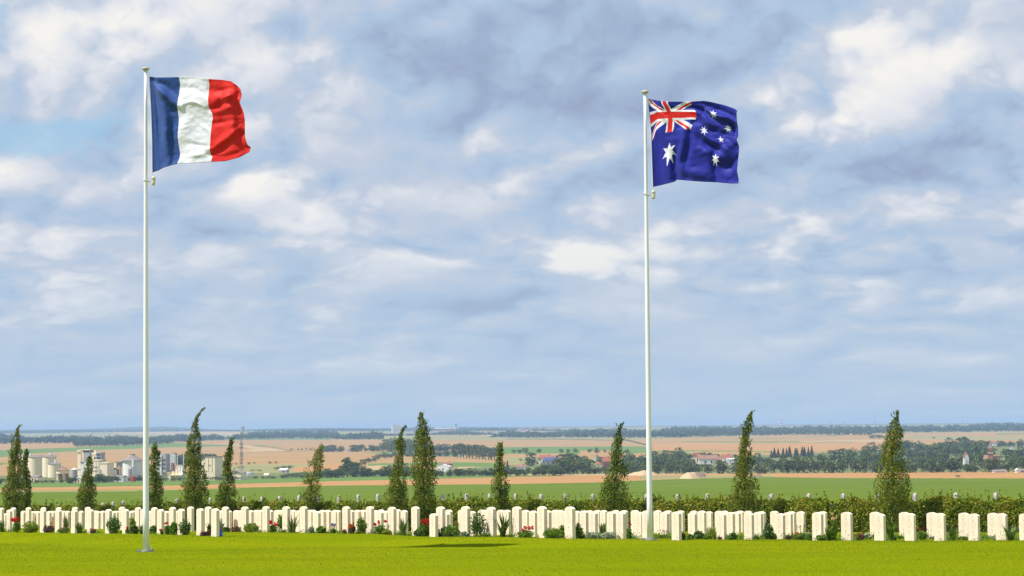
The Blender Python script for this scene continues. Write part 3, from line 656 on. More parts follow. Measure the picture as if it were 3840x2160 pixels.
PL = [
 ('spiky', 8, 1992, 50, 34, 'iris clump cut off by the left edge of the photo'),
 ('rose', 63, 1984, 42, 32, 'scarlet rose bush nearest the left edge', ('red', 5, .085)),
 ('mound', 114, 1988, 34, 60, 'yellow-green leafy plant right of the leftmost red roses', None, 'lime_leaf'),
 ('flower', 182, 1992, 34, 46, 'dusky low plant with one dark red bloom, left part of the beds', ('darkred', 3, .05), 'purple_leaf'),
 ('spiky', 246, 1980, 56, 38, 'tall iris clump behind the low pink-flowered plant', ),
 ('flower', 240, 1993, 22, 48, 'low pink-flowered plant in front of the tall iris', ('pink', 4, .04), 'green_leaf'),
 ('spiky', 298, 1996, 46, 44, 'dark green upright iris fan left of the round shrub'),
 ('flower', 349, 1998, 22, 24, 'small pinkish plant left of the round dark shrub', ('pink', 3, .04), 'rust_leaf'),
 ('shrub', 427, 1993, 56, 56, 'round dark green shrub left of the left flagpole'),
 ('rose', 477, 1990, 16, 14, 'low single red flower by the round dark shrub', ('red', 2, .05)),
 ('mound', 496, 1978, 40, 26, 'pale green plant between stones just left of the left flagpole', None, 'lime_leaf'),
 ('mound', 505, 1992, 22, 30, 'low dark ground plant at the foot of the pale green one', None, 'dark_leaf'),
 ('spiky', 532, 1998, 38, 34, 'iris leaves fanning out beside the left flagpole'),
 ('mound', 575, 1988, 18, 26, 'low dark cushion plant right of the left flagpole', None, 'dark_leaf'),
 ('rose', 607, 1999, 18, 12, 'tiny red rose at the foot of a stone right of the left flagpole', ('red', 2, .06)),
 ('rose', 628, 1990, 36, 24, 'loose rose bush with scattered red blooms right of the left flagpole', ('red', 4, .05)),
 ('mound', 652, 1982, 26, 34, 'light green half of the shrub pair right of the left flagpole', None, 'green_leaf'),
 ('shrub', 694, 1999, 50, 50, 'dark bushy half of the shrub pair right of the left flagpole'),
 ('flower', 772, 2005, 18, 46, 'low dusky flowering plant beside the blue wrapped bouquet', ('pink', 4, .03), 'purple_leaf'),
 ('spiky', 790, 1986, 34, 44, 'arching dark iris leaves behind the blue wrapped bouquet'),
 ('spiky', 826, 1984, 52, 26, 'striped variegated iris above the blue wrapped bouquet', None, 'silver_leaf'),
 ('mound', 846, 1993, 16, 36, 'flat green cushion right of the blue wrapped bouquet', None, 'dark_leaf'),
 ('flower', 885, 1992, 28, 40, 'thin pinkish flowering plant left of the bright green mound', ('pink', 5, .035), 'rust_leaf'),
 ('mound', 942, 1996, 34, 62, 'bright green spreading mound right of the blue wrapped bouquet', None, 'lime_leaf'),
 ('rose', 1024, 1992, 36, 30, 'rose bush with one big scarlet bloom left of the large iris', ('red', 3, .075)),
 ('shrub', 1052, 1990, 62, 26, 'upright green shrub between the scarlet rose and the large iris', None, 'green_leaf'),
 ('flower', 1062, 1997, 14, 44, 'low white-flowered plant below the large iris on the left', ('white', 6, .03), 'lime_leaf'),
 ('spiky', 1096, 1994, 72, 62, 'large arching iris clump in the left half of the beds'),
 ('mound', 1168, 1994, 20, 20, 'pale grey-green plant right of the large arching iris', None, 'silver_leaf'),
 ('mound', 1205, 1994, 20, 40, 'low green plant left of the violet flowers', None, 'green_leaf'),
 ('stems', 1250, 1994, 32, 22, 'upright violet-blue flowers left of the middle of the beds', ('violet', 5, .045)),
 ('rose', 1291, 1999, 14, 16, 'tiny red rose at a stone foot beside the violet-blue flowers', ('red', 3, .035)),
 ('flower', 1322, 1994, 42, 24, 'orange-red flowering plant left of the feathery green shrub', ('orange', 4, .055), 'rust_leaf'),
 ('shrub', 1356, 1996, 56, 38, 'feathery upright green shrub left of the crimson roses', None, 'green_leaf'),
 ('rose', 1426, 1998, 44, 46, 'wide rose bush with many crimson blooms left of the middle trees', ('red', 7, .055)),
 ('mound', 1450, 2001, 16, 40, 'low lime cushion in front of the crimson roses', None, 'lime_leaf'),
 ('spiky', 1512, 2003, 68, 58, 'broad arching iris clump below the middle trees'),
 ('rose', 1590, 2000, 55, 40, 'rose bush with red blooms stacked below the middle tree', ('red', 5, .075)),
 ('mound', 1585, 2004, 22, 70, 'dark green mat in front of the roses below the middle tree', None, 'dark_leaf'),
 ('rose', 1630, 1997, 46, 26, 'straggly rose with a single red bloom right of the middle tree', ('red', 2, .06), 'lime_leaf'),
 ('flower', 1638, 2004, 14, 30, 'low mauve-pink flowers right of the dark green mat', ('pink', 6, .03), 'purple_leaf'),
 ('mound', 1685, 2005, 34, 72, 'fresh green leafy mound right of the middle trees', None, 'green_leaf'),
 ('stems', 1716, 1998, 42, 24, 'rusty stems rising behind the fresh green mound', ('orange', 5, .02), 'rust_leaf'),
 ('mound', 1742, 2006, 12, 34, 'small grey cushion at the foot of a stone by the big shrub', None, 'silver_leaf'),
 ('shrub', 1793, 2006, 84, 66, 'biggest dense green shrub, between the middle trees and the largest iris'),
 ('flower', 1822, 2006, 14, 40, 'low white daisies at the foot of the biggest shrub', ('white', 8, .022), 'green_leaf'),
 ('spiky', 1886, 2010, 100, 92, 'largest iris clump with leaves above the headstone tops'),
 ('rose', 1972, 2012, 36, 66, 'low rose bush with two red blooms right of the largest iris', ('red', 4, .065)),
 ('flower', 2062, 1996, 20, 34, 'pink flowers behind the leafy mat left of the right flagpole', ('pink', 6, .035)),
 ('mound', 2075, 2014, 32, 80, 'wide leafy green mat between two tall headstones', None, 'green_leaf'),
 ('shrub', 2108, 2012, 44, 24, 'light green shrub tucked against the last tall headstone', None, 'green_leaf'),
 ('shrub', 2168, 2012, 50, 34, 'shrub with rusty dead heads right of the last tall headstone', None, 'green_leaf'),
 ('flower', 2180, 2012, 22, 22, 'rust-brown withered plant right of the last tall headstone', ('peach', 3, .03), 'rust_leaf'),
 ('mound', 2225, 2015, 20, 60, 'left half of the silvery leaved border', None, 'silver_leaf'),
 ('mound', 2280, 2015, 20, 60, 'right half of the silvery leaved border', None, 'silver_leaf'),
 ('spiky', 2262, 1999, 46, 30, 'thin upright iris above the silvery border', None),
 ('tuft', 2336, 2018, 14, 26, 'blue-grey grass tuft left one of two near the right flagpole'),
 ('tuft', 2380, 2020, 15, 30, 'blue-grey grass tuft right one of two near the right flagpole'),
 ('rose', 2360, 2010, 44, 22, 'tall thin rose with a small red bloom between stone groups', ('red', 2, .035)),
 ('stems', 2490, 2022, 36, 58, 'pinkish lavender spikes right of the right flagpole', ('pink', 12, .018)),
 ('flower', 2560, 2018, 32, 20, 'pale pink flowering plant right of the lavender spikes', ('pink', 5, .03)),
 ('mound', 2589, 2020, 16, 22, 'dark broad-leaved plant in front of a stone, right plot', None, 'dark_leaf'),
 ('mound', 2620, 2021, 30, 38, 'dark green rounded plant left of the yellowish iris', None, 'dark_leaf'),
 ('mound', 2650, 2021, 20, 34, 'floppy light green leaves below the yellowish iris', None, 'green_leaf'),
 ('spiky', 2674, 2018, 52, 34, 'yellowish iris clump in the right plot', None, 'lime_leaf'),
 ('flower', 2700, 2022, 12, 14, 'tiny purple flowers at the foot of a headstone, right plot', ('magenta', 3, .02), 'purple_leaf'),
 ('mound', 2748, 2018, 20, 34, 'deep green cushion with pinkish edge, right plot', None, 'dark_leaf'),
 ('mound', 2830, 2021, 10, 26, 'small green tuft of leaves at two stones feet, right plot', None, 'green_leaf'),
 ('shrub', 2882, 2014, 50, 42, 'dense green shrub between stones, right plot'),
 ('mound', 2900, 2020, 16, 26, 'lime green plant at the foot of the dense shrub, right plot', None, 'lime_leaf'),
 ('flower', 2962, 2021, 16, 32, 'dark purple-leaved low plant left of the small red flower', ('darkred', 3, .03), 'purple_leaf'),
 ('rose', 2986, 2019, 20, 12, 'single small scarlet flower in the right plot', ('red', 1, .06)),
 ('stems', 3005, 2021, 55, 40, 'tall wiry pink-flowered plant right of the scarlet flower', ('magenta', 10, .018)),
 ('flower', 3036, 2020, 30, 30, 'flat-topped violet flowers beside the wiry pink plant', ('violet', 4, .035)),
 ('mound', 3080, 2023, 18, 40, 'feathery low green plant left of the peach roses', None, 'green_leaf'),
 ('rose', 3128, 2021, 96, 26, 'tall rose with peach blooms against the hedge', ('peach', 4, .06)),
 ('spiky', 3112, 2021, 50, 60, 'iris leaves below the tall peach rose', None, 'green_leaf'),
 ('flower', 3222, 2023, 34, 40, 'rust-red bushy plant right of the single upright stone', ('darkred', 5, .03), 'rust_leaf'),
 ('mound', 3254, 2022, 22, 34, 'pale green woolly plant beside the rust-red one', None, 'silver_leaf'),
 ('flower', 3279, 2016, 18, 16, 'small magenta flowers leaning on a headstone', ('magenta', 6, .022)),
 ('spiky', 3340, 2014, 80, 56, 'tall loose grassy iris in front of the widest tree', None, 'green_leaf'),
 ('flower', 3345, 2021, 16, 36, 'low purple flowers at the foot of the loose grassy iris', ('violet', 4, .035)),
 ('mound', 3375, 2023, 14, 26, 'low green plant right of the purple flowers', None, 'green_leaf'),
 ('rose', 3456, 2023, 46, 48, 'rose bush with dark red sprays in the gap of the hedge shade', ('darkred', 7, .03)),
 ('spiky', 3572, 2023, 62, 82, 'wide upright iris clump third plant from the right edge'),
 ('flower', 3500, 2022, 12, 30, 'small grey-pink flowers at the foot of a double headstone', ('pink', 3, .025), 'silver_leaf'),
 ('mound', 3612, 2023, 10, 34, 'flat broad leaf plant right of the wide upright iris', None, 'green_leaf'),
 ('spiky', 3790, 2023, 66, 84, 'sprawling iris clump with bent leaves near the right edge'),
 ('mound', 3745, 2022, 14, 60, 'low pale ground plant left of the sprawling iris', None, 'silver_leaf'),
]
for p in PL: plant(*p)
# low leafy edging joining the plants: uncountable
P = []
edge = [(0,1992),(300,1995),(560,1994),(640,1999),(760,2006),(900,1995),(1130,1994),(1300,1998),(1540,2003),(1760,2006),(1920,2010),(2120,2014),(2300,2017),(2420,2022),(2800,2023),(3840,2024)]
for k in range(5200):
    px = random.uniform(-20, 3860) if k < 2600 else random.uniform(2150, 3900); py = I(px, edge)-random.random()**1.5*16
    if n3((px*.02, 0, 0), 1, 4) < (-.12 if k < 2600 else -.3): continue
    P.append((px, py))
PP = []
for px, py in P:
    g = pt_col(px, py, lineY(px)-.35+random.random()*(.9 if px < 2150 else 2.6))
    for k in range(6): PP.append((g[0]+random.gauss(0, .05), g[1]+random.gauss(0, .05), g[2]+abs(random.gauss(0, .05 if px < 2150 else .075))))
PP = np.array(PP); Vv, Qq = leaf_quads(PP, RNG.uniform(.012, .03, len(PP)))
tag(npmesh('ground_cover', Vv, Qq, MT['green_leaf']), 'low leafy ground cover along the flower beds', 'ground cover', kind='stuff')
# blue wrapped bouquet
b0 = pt_col(823, 2006, lineY(808)-.15); root = thing('bouquet', 'bright blue wrapped bouquet leaning on the last stone of the near left row', 'bouquet', b0)
mb = MB(); n = 14
rp = [(.04, 0), (.09, .03), (.075, .09), (.045, .14), (.07, .2)]
v = []; f = []
for (r_, z) in rp:
    for k in range(n): a = 6.283*k/n; rr = r_*(1+.25*math.sin(5*a)+random.uniform(-.1, .1)); v.append((rr*math.cos(a), rr*.7*math.sin(a), z))
for i in range(len(rp)-1):
    for k in range(n): f.append((i*n+k, i*n+(k+1) % n, (i+1)*n+(k+1) % n, (i+1)*n+k))
f.append(tuple(range(n))[::-1]); meshob('wrapping', v, f, MT['blue_wrap'], root)
Vv, Qq = leaf_quads(RNG.normal(size=(40, 3))*np.array([.03, .03, .03])+np.array([0, 0, .22]), RNG.uniform(.01, .025, 40)); npmesh('flowers', Vv, Qq, MT['fl_pink'], root)

# ------------------------------------------------------------------ flagpoles
def flagpole(px_b, py_b, px_t, py_t, lab, cw_y, capw, side=1, base_r=.086, top_r=.042, hal=(0, 0)):
    p0 = G(px_b, py_b); Y = p0[1]; zg = p0[2]; p1 = W(px_t, py_t, Y); H = p1[2]-.02-zg
    root = thing('flagpole', lab, 'flagpole', (p0[0], Y, zg)); ofs = p1[0]-p0[0]
    mb = MB(); pts = []; rd = []
    for t in np.linspace(0, 1, 14): pts.append((ofs*t, 0, .03+(H-.03)*t)); rd.append(lerp(t, base_r, top_r) if t > .0 else base_r*1.02)
    mb.tube(pts, rd, 28); po = mb.build('pole', MT['white_metal'], root, smooth=True)
    mb = MB(); mb.lathe([(.03, -.03), (.05, .0), (.09, .03), (.103, .06), (.10, .08), (.06, .1), (.015, .112)], ofs, 0, 24); mb.v = [(x, y, z+H) for x, y, z in mb.v]; mb.build('cap', MT['cap_metal'], root, smooth=True)
    mb = MB(); mb.lathe([(.13, 0), (.13, .025), (.10, .035)], 0, 0, 24); mb.box(-.26, -.1, -.05, .05, .005, .03); mb.box(.1, .22, -.05, .05, .005, .03); mb.build('base_plate', MT['grey_metal'], root)
    for sx in (-.2, .18):
        mb = MB(); mb.lathe([(.025, .03), (.025, .06), (.012, .075)], sx, 0, 8); mb.build('bolt', MT['grey_metal'], root)
    # counterweight ring and weight
    zc = W(px_t, cw_y, Y)[2]-zg; tt = zc/H; cxp = ofs*tt; rp_ = lerp(tt, base_r, top_r); dxw = .21
    mb = MB()
    ring = [(cxp+(rp_+.025)*math.cos(a), (rp_+.025)*math.sin(a), zc+.04*math.cos(a)*-1) for a in np.linspace(0, 6.283, 20)]; mb.tube(ring, .012, 6)
    mb.tube([(cxp+rp_+.02, 0, zc-.03), (cxp+dxw-.03, 0, zc-.02)], .012, 6); br = mb.build('ring_bracket', MT['cream_plastic'], root, smooth=True)
    mb = MB(); mb.lathe([(.022, .11), (.05, .10), (.055, .05), (.05, .045), (.055, -.02), (.052, -.08), (.045, -.13)][::-1], cxp+dxw, 0, 16); mb.v = [(x, y, z+zc) for x, y, z in mb.v]; mb.build('counterweight', MT['cream_plastic'], root, smooth=True)
    return root, Y, p0, H, ofs, (p0[0]+cxp+dxw, Y, zc+.11+zg)
rootL, YL, pL, HL, oL, cwL = flagpole(547.5, 2070, 546.5, 263, 'tall white flagpole on the left, flying the blue white and red flag', 677, 0)
rootR, YR, pR, HR, oR, cwR = flagpole(2437.5, 2026, 2419, 350, 'tall white flagpole on the right, flying the starred blue flag', 729, 0, base_r=.083)
# tap beside the left pole
b0 = W(566, 2069, YL); root = thing('ground_tap', 'small cream knobbed tap in the grass beside the left flagpole', 'tap', (b0[0], YL-.02, pL[2]))
mb = MB(); mb.lathe([(.035, 0), (.035, .04), (.025, .05)], 0, 0, 10); mb.build('collar', MT['grey_metal'], root)
mb = MB(); mb.lathe([(.022, .05), (.032, .07), (.03, .1), (.018, .11), (.026, .13), (.018, .155), (.004, .16)], 0, 0, 12); mb.build('knob', MT['cream_plastic'], root, smooth=True)

# ------------------------------------------------------------------ flags
def fabric(name, c, tr=.22):
    mt, nt, b = newmat(name); out = nt.nodes['Material Output']; b.inputs['Base Color'].default_value = (*c, 1); b.inputs['Roughness'].default_value = .6
    b.inputs['Specular IOR Level'].default_value = .25; b.inputs['Sheen Weight'].default_value = .15
    tc = nt.nodes.new('ShaderNodeTexCoord'); n = nt.nodes.new('ShaderNodeTexNoise'); n.inputs['Scale'].default_value = 5; n.inputs['Detail'].default_value = 6
    mp = nt.nodes.new('ShaderNodeMapping'); mp.inputs['Scale'].default_value = (.8, 1, 1.6); mp.inputs['Rotation'].default_value = (0, .5, 0); nt.links.new(tc.outputs['Object'], mp.inputs[0]); nt.links.new(mp.outputs[0], n.inputs['Vector'])
    bp = nt.nodes.new('ShaderNodeBump'); bp.inputs['Strength'].default_value = .22; bp.inputs['Distance'].default_value = .05; nt.links.new(n.outputs['Fac'], bp.inputs['Height']); nt.links.new(bp.outputs[0], b.inputs['Normal'])
    t = nt.nodes.new('ShaderNodeBsdfTranslucent'); t.inputs[0].default_value = (*c, 1); mx = nt.nodes.new('ShaderNodeMixShader'); mx.inputs[0].default_value = tr
    nt.links.new(b.outputs[0], mx.inputs[1]); nt.links.new(t.outputs[0], mx.inputs[2]); nt.links.new(mx.outputs[0], out.inputs['Surface']); return mt
MT['f_blue'] = fabric('flag_navy', (.028, .085, .33)); MT['f_white'] = fabric('flag_white', (.86, .86, .95)); MT['f_red'] = fabric('flag_red', (.80, .018, .012), .3)
MT['f_royal'] = fabric('flag_royal', (.012, .02, .33)); MT['f_red2'] = fabric('flag_red_cross', (.78, .02, .015), .3)
MT['f_white2'] = fabric('flag_white_star', (.84, .84, .92))
def flag(name, lab, Y, ox, oy, s, top, bot, left, right, ctrl, folds, pat, mats, nu=216, nv=144, hem='f_white'):
    """edges in zoomed crop pixels (crop origin ox, oy, scale s); top and bot run with u, left and right with v (0 low, 1 high)"""
    def ev(tab, t): return np.stack([np.interp(t, [a[0] for a in tab], [a[1] for a in tab]), np.interp(t, [a[0] for a in tab], [a[2] for a in tab])], -1)
    U, Vv = np.meshgrid(np.linspace(0, 1, nu+1), np.linspace(0, 1, nv+1)); u = U.ravel(); v = Vv.ravel()
    t_, b_, l_, r_ = ev(top, u), ev(bot, u), ev(left, v), ev(right, v)
    c00, c10, c01, c11 = [np.array(q) for q in (bot[0][1:], bot[-1][1:], top[0][1:], top[-1][1:])]
    def coons(u, v, t_, b_, l_, r_):
        u = u[:, None]; v = v[:, None]
        return (1-v)*b_+v*t_+(1-u)*l_+u*r_-((1-u)*(1-v)*c00+u*(1-v)*c10+(1-u)*v*c01+u*v*c11)
    P = coons(u, v, t_, b_, l_, r_)
    if ctrl:
        C = np.array(ctrl, float); cu, cv = C[:, 0], C[:, 1]; base = coons(cu, cv, ev(top, cu), ev(bot, cu), ev(left, cv), ev(right, cv)); res = C[:, 2:]-base
        D2 = ((cu[:, None]-cu[None])**2*1.5+(cv[:, None]-cv[None])**2); K = np.exp(-D2/.03); wts = np.linalg.solve(K+np.eye(len(C))*.02, res)
        d2 = ((u[:, None]-cu[None])**2*1.5+(v[:, None]-cv[None])**2); dm = np.exp(-d2/.03) @ wts
        fade = np.minimum(1, np.minimum.reduce([u, 1-u, v, 1-v])/.10+.0)[:, None]; P = P+dm*fade
    # depth: smooth billow plus ridges given as (u0, v0, u1, v1, width, amplitude)
    dep = np.zeros(len(u))
    for (u0, v0, u1, v1, wdt, am) in folds:
        du, dv = u1-u0, v1-v0; L2 = du*du+dv*dv; t = np.clip(((u-u0)*du+(v-v0)*dv)/L2, -.15, 1.15)
        dd = np.hypot((u-u0-t*du)*1.2, v-v0-t*dv); tt = np.clip(t, 0, 1)
        dep += am*np.exp(-(dd/wdt)**2)*(.35+.65*np.sin(math.pi*np.clip(tt, .05, .95)))
    rip = np.array([noise.fractal(Vector((a*3.2+b2*1.1, b2*3.8-a*1.4, 1.7 if name == 'x' else 4.2)), 1, 2, 4) for a, b2 in zip(u, v)])
    dep += .042*rip*np.minimum(1, u*4)
    dep += (-1.25*u)*1.0      # streams a little toward the viewer
    dep *= np.minimum(1, u*6)
    P3 = np.array([W(ox+a/s, oy+b2/s, Y+d) for (a, b2), d in zip(P, dep)])
    orig = P3[nv*(nu+1)]
    V3 = P3-orig; n1 = nu+1; idx = np.arange((nv+1)*n1).reshape(nv+1, n1)
    Q = np.stack([idx[:-1, :-1].ravel(), idx[:-1, 1:].ravel(), idx[1:, 1:].ravel(), idx[1:, :-1].ravel()], 1)
    uc = u[Q].mean(1); vc = v[Q].mean(1); mi = pat(uc, vc)
    o = npmesh('flag', V3, Q, [MT[k] for k in mats], midx=mi, smooth=True, loc=tuple(orig)); tag(o, lab, 'flag')
    sm = o.modifiers.new('thickness', 'SOLIDIFY'); sm.thickness = .004; sm.offset = 0
    # hoist rope with clips as a part
    mb = MB(); hp = [P3[idx[k, 0]]-orig for k in range(0, nv+1, 8)]
    hp = [q+np.array([-.012, 0, 0]) for q in hp]; return o, mb, hp, orig
def pat_fr(u, v): return np.where(u < 1/3, 0, np.where(u < 2/3, 1, 2))
fo, mb, hp, orig = flag('fr', 'blue, white and red striped flag flying from the left flagpole', YL+.0, 500, 230, 2.898,
    [(0,178,165),(.15,250,175),(.333,495,170),(.5,660,165),(.667,815,192),(.78,950,200),(.88,1060,215),(.95,1130,265),(1,1170,310)],
    [(0,210,1207),(.12,275,1185),(.2,330,1155),(.3,430,1125),(.345,490,1112),(.5,640,1107),(.667,845,1093),(.8,1000,1085),(.92,1150,1045),(1,1262,985)],
    [(0,210,1207),(.33,207,850),(.66,195,500),(1,178,165)],
    [(0,1262,985),(.05,1278,935),(.1,1240,905),(.17,1215,830),(.3,1212,740),(.45,1212,640),(.55,1200,560),(.7,1155,445),(.77,1170,400),(.83,1178,360),(.93,1165,320),(1,1170,310)],
    [(.333,.8,490,390),(.333,.9,510,262),(.333,.6,490,580),(.333,.4,487,740),(.333,.2,492,900),(.333,.1,510,1010),(.667,.9,828,280),(.667,.8,812,400),(.667,.65,845,540),(.667,.4,845,750),(.667,.2,832,940),(.667,.1,840,1010)],
    [(.12,.9,.16,.1,.05,.10),(.2,.75,.24,.08,.045,-.10),(.29,.6,.28,.1,.05,.09),(.06,.93,.33,.72,.04,-.12),(.08,.99,.3,.83,.04,.08),
     (.36,.88,.6,.83,.03,.05),(.38,.72,.6,.7,.025,-.03),(.45,.6,.62,.1,.10,.10),(.56,.45,.66,.38,.025,-.03),(.5,.2,.66,.22,.03,.03),(.4,.05,.66,.12,.04,-.04),
     (.7,.86,.85,.82,.04,.09),(.78,.78,.93,.74,.07,-.22),(.68,.68,.86,.7,.04,.10),(.75,.62,.92,.6,.045,-.10),(.72,.47,.9,.45,.03,.06),(.86,.6,.9,.1,.07,-.16),(.7,.12,.95,.22,.05,.12),(.68,.2,.9,.3,.05,-.05),(.93,.35,.98,.2,.04,.08),(.96,.9,.97,.6,.04,.10)],
    pat_fr, ['f_blue', 'f_white', 'f_red'])
mb.tube(hp, .012, 6); top_p = np.array([pL[0]+oL+.085, YL, pL[2]+HL-.02])-orig; mb.tube([hp[-1], top_p], .009, 6); mb.tube([hp[0], np.array(cwL)-orig], .009, 6); mb.build('halyard', MT['rope'], fo)
def star_test(u, v, cu, cv, R, rin, n, rot=0):
    x = (u-cu)*(1.35 if R > .1 else 1.5); y = v-cv; a = np.arctan2(x, y)+rot; r_ = np.hypot(x, y); k = math.pi/n; a = np.abs((a+k) % (2*k)-k)
    # edge between outer tip (angle 0, R) and inner point (angle k, rin)
    x1, y1 = 0.0, R; x2, y2 = rin*math.sin(k), rin*math.cos(k); px_, py_ = r_*np.sin(a), r_*np.cos(a)
    return ((x2-x1)*(py_-y1)-(y2-y1)*(px_-x1)) < 0
def pat_au(u, v):
    mi = np.zeros(len(u), int)
    c = (u < .5) & (v > .5); x = u*4-1; y = (v-.5)*4-1   # -1..1 both, aspect 2:1 -> X = 2x
    X = x*2; Yy = y; L = math.sqrt(5); 
    d1 = (X-2*Yy)/L; d2 = (X+2*Yy)/L; 
    w = (np.abs(d1) < .2) | (np.abs(d2) < .2); mi[c & w] = 1
    # red saltire, counterchanged
    def redarm(d, pos): return np.where(pos, (d < 0) & (d > -.1333), (d > 0) & (d < .1333))
    r1 = redarm(d1, X < 0); r2 = redarm(-d2, X < 0)
    mi[c & (r1 | r2)] = 2
    cr = (np.abs(X) < .3333) | (np.abs(Yy) < .3333); mi[c & cr] = 1
    cr = (np.abs(X) < .2) | (np.abs(Yy) < .2); mi[c & cr] = 2
    for (cu, cv, R, n) in ((.25, .25, .116, 7), (.75, .8333, .062, 7), (.75, .1667, .062, 7), (.625, .5625, .062, 7), (.861, .629, .062, 7), (.80, .458, .045, 5)):
        mi[star_test(u, v, cu, cv, R*1.08, R*(4/9 if n == 7 else .42), n)] = 3
    return mi
fo, mb, hp, orig = flag('au', 'royal blue flag with white stars and a union cross canton on the right flagpole', YR, 2370, 320, 3.15,
    [(0,188,155),(.15,290,178),(.3,430,192),(.5,700,192),(.62,850,182),(.7,930,195),(.85,1100,235),(.95,1210,275),(1,1245,300)],
    [(0,250,1200),(.1,350,1178),(.2,430,1158),(.26,500,1140),(.3,535,1115),(.45,650,1125),(.6,850,1140),(.75,1000,1145),(.9,1160,1160),(1,1255,1160)],
    [(0,250,1200),(.25,240,930),(.5,231,660),(.6,229,568),(.75,214,400),(1,188,155)],
    [(0,1255,1160),(.04,1262,1120),(.12,1240,1010),(.3,1262,800),(.4,1265,720),(.5,1235,640),(.55,1255,600),(.7,1252,500),(.85,1238,400),(.97,1235,320),(1,1245,300)],
    [(.25,.25,440,790),(.75,.833,960,343),(.625,.5625,852,533),(.861,.629,1138,510),(.8,.458,1050,640),(.75,.1667,985,870),
     (.25,.75,450,345),(.5,.52,700,500),(.5,.75,762,348),(.25,.52,448,535),(.06,.52,245,560),(.5,.95,705,215),(.1,.75,300,355),(.38,.75,600,345),(.5,.2,670,900),(.9,.3,1180,800),(.9,.1,1170,1050)],
    [(.03,.95,.25,.6,.035,-.06),(.1,.55,.3,.05,.05,.08),(.42,.5,.38,.15,.05,-.06),(.5,.55,.47,.1,.035,.07),(.25,.25,.22,.02,.04,-.06),(.35,.3,.3,.05,.04,.08),
     (.48,.88,.72,.8,.05,.12),(.55,.78,.75,.6,.06,-.16),(.62,.95,.92,.88,.05,.10),(.7,.85,.95,.78,.045,-.12),(.62,.7,.86,.5,.05,.10),(.6,.55,.8,.35,.045,-.10),(.6,.4,.75,.3,.05,.08),
     (.55,.35,.72,.2,.06,-.07),(.72,.3,.74,.05,.04,.10),(.8,.25,.95,.5,.07,-.08),(.78,.1,.97,.22,.045,.13),(.9,.75,.96,.55,.04,.12),(.45,.08,.7,.06,.05,-.06)],
    pat_au, ['f_royal', 'f_white2', 'f_red2', 'f_white2'], 260, 176)
mb.tube(hp, .012, 6); top_p = np.array([pR[0]+oR+.085, YR, pR[2]+HR-.02])-orig; mb.tube([hp[-1], top_p], .009, 6); mb.tube([hp[0], np.array(cwR)-orig], .009, 6); mb.build('halyard', MT['rope'], fo)

# ------------------------------------------------------------------ valley materials
MT['tree_leaf'] = leafmat('valley_leaf', [(.03, .055, .016), (.07, .11, .028), (.12, .16, .038), (.16, .19, .045)], .15, .7)
MT['conifer_leaf'] = leafmat('conifer_leaf', [(.02, .04, .016), (.05, .08, .03)], .1, .7)
MT['wood_leaf'] = leafmat('far_wood_leaf', [(.03, .05, .018), (.055, .085, .028), (.085, .115, .035)], .1, .8)
MT['silo'] = mat('cream_silo', (.88, .74, .52, 1), (.80, .67, .46, 1), .25, .7, 0, None, (6, 6, .3))
MT['plaster'] = mat('cream_render', (.88, .73, .54, 1), (.80, .65, .48, 1), .2, .8)
MT['greyw'] = mat('grey_cladding', (.42, .40, .40, 1), (.33, .32, .33, 1), .3, .7)
MT['whitew'] = mat('white_wall', (.78, .76, .72, 1), (.70, .68, .66, 1), .4, .7)
MT['roof_grey'] = mat('grey_roof', (.20, .17, .17, 1), (.26, .22, .2, 1), .5, .8)
MT['roof_red'] = mat('red_tile', (.38, .12, .075, 1), (.30, .10, .06, 1), .6, .85)
MT['roof_brown'] = mat('brown_tile', (.30, .16, .11, 1), (.24, .13, .10, 1), .6, .85)
MT['roof_blue'] = mat('blue_roof', (.06, .09, .19, 1), (.08, .11, .22, 1), .6, .4)
MT['brick'] = mat('old_brick', (.36, .17, .11, 1), (.28, .13, .09, 1), .8, .9)
MT['window'] = mat('dark_opening', (.05, .055, .06, 1), (.03, .03, .04, 1), 2, .3)
MT['steel'] = mat('steel_lattice', (.35, .33, .33, 1), (.25, .24, .25, 1), 1, .6)
MT['red_paint'] = mat('red_paint', (.6, .04, .03, 1), None, 1, .6)
MT['white_paint'] = mat('white_paint', (.8, .8, .8, 1), None, 1, .6)
MT['sand'] = mat('heaped_sand', (.50, .37, .22, 1), (.40, .27, .15, 1), .25, .95, .3, 1.2)
MT['earth'] = mat('dark_earth', (.16, .11, .09, 1), (.22, .15, .10, 1), .3, .95)
MT['yellow'] = mat('yellow_paint', (.85, .6, .03, 1), None, 1, .6)

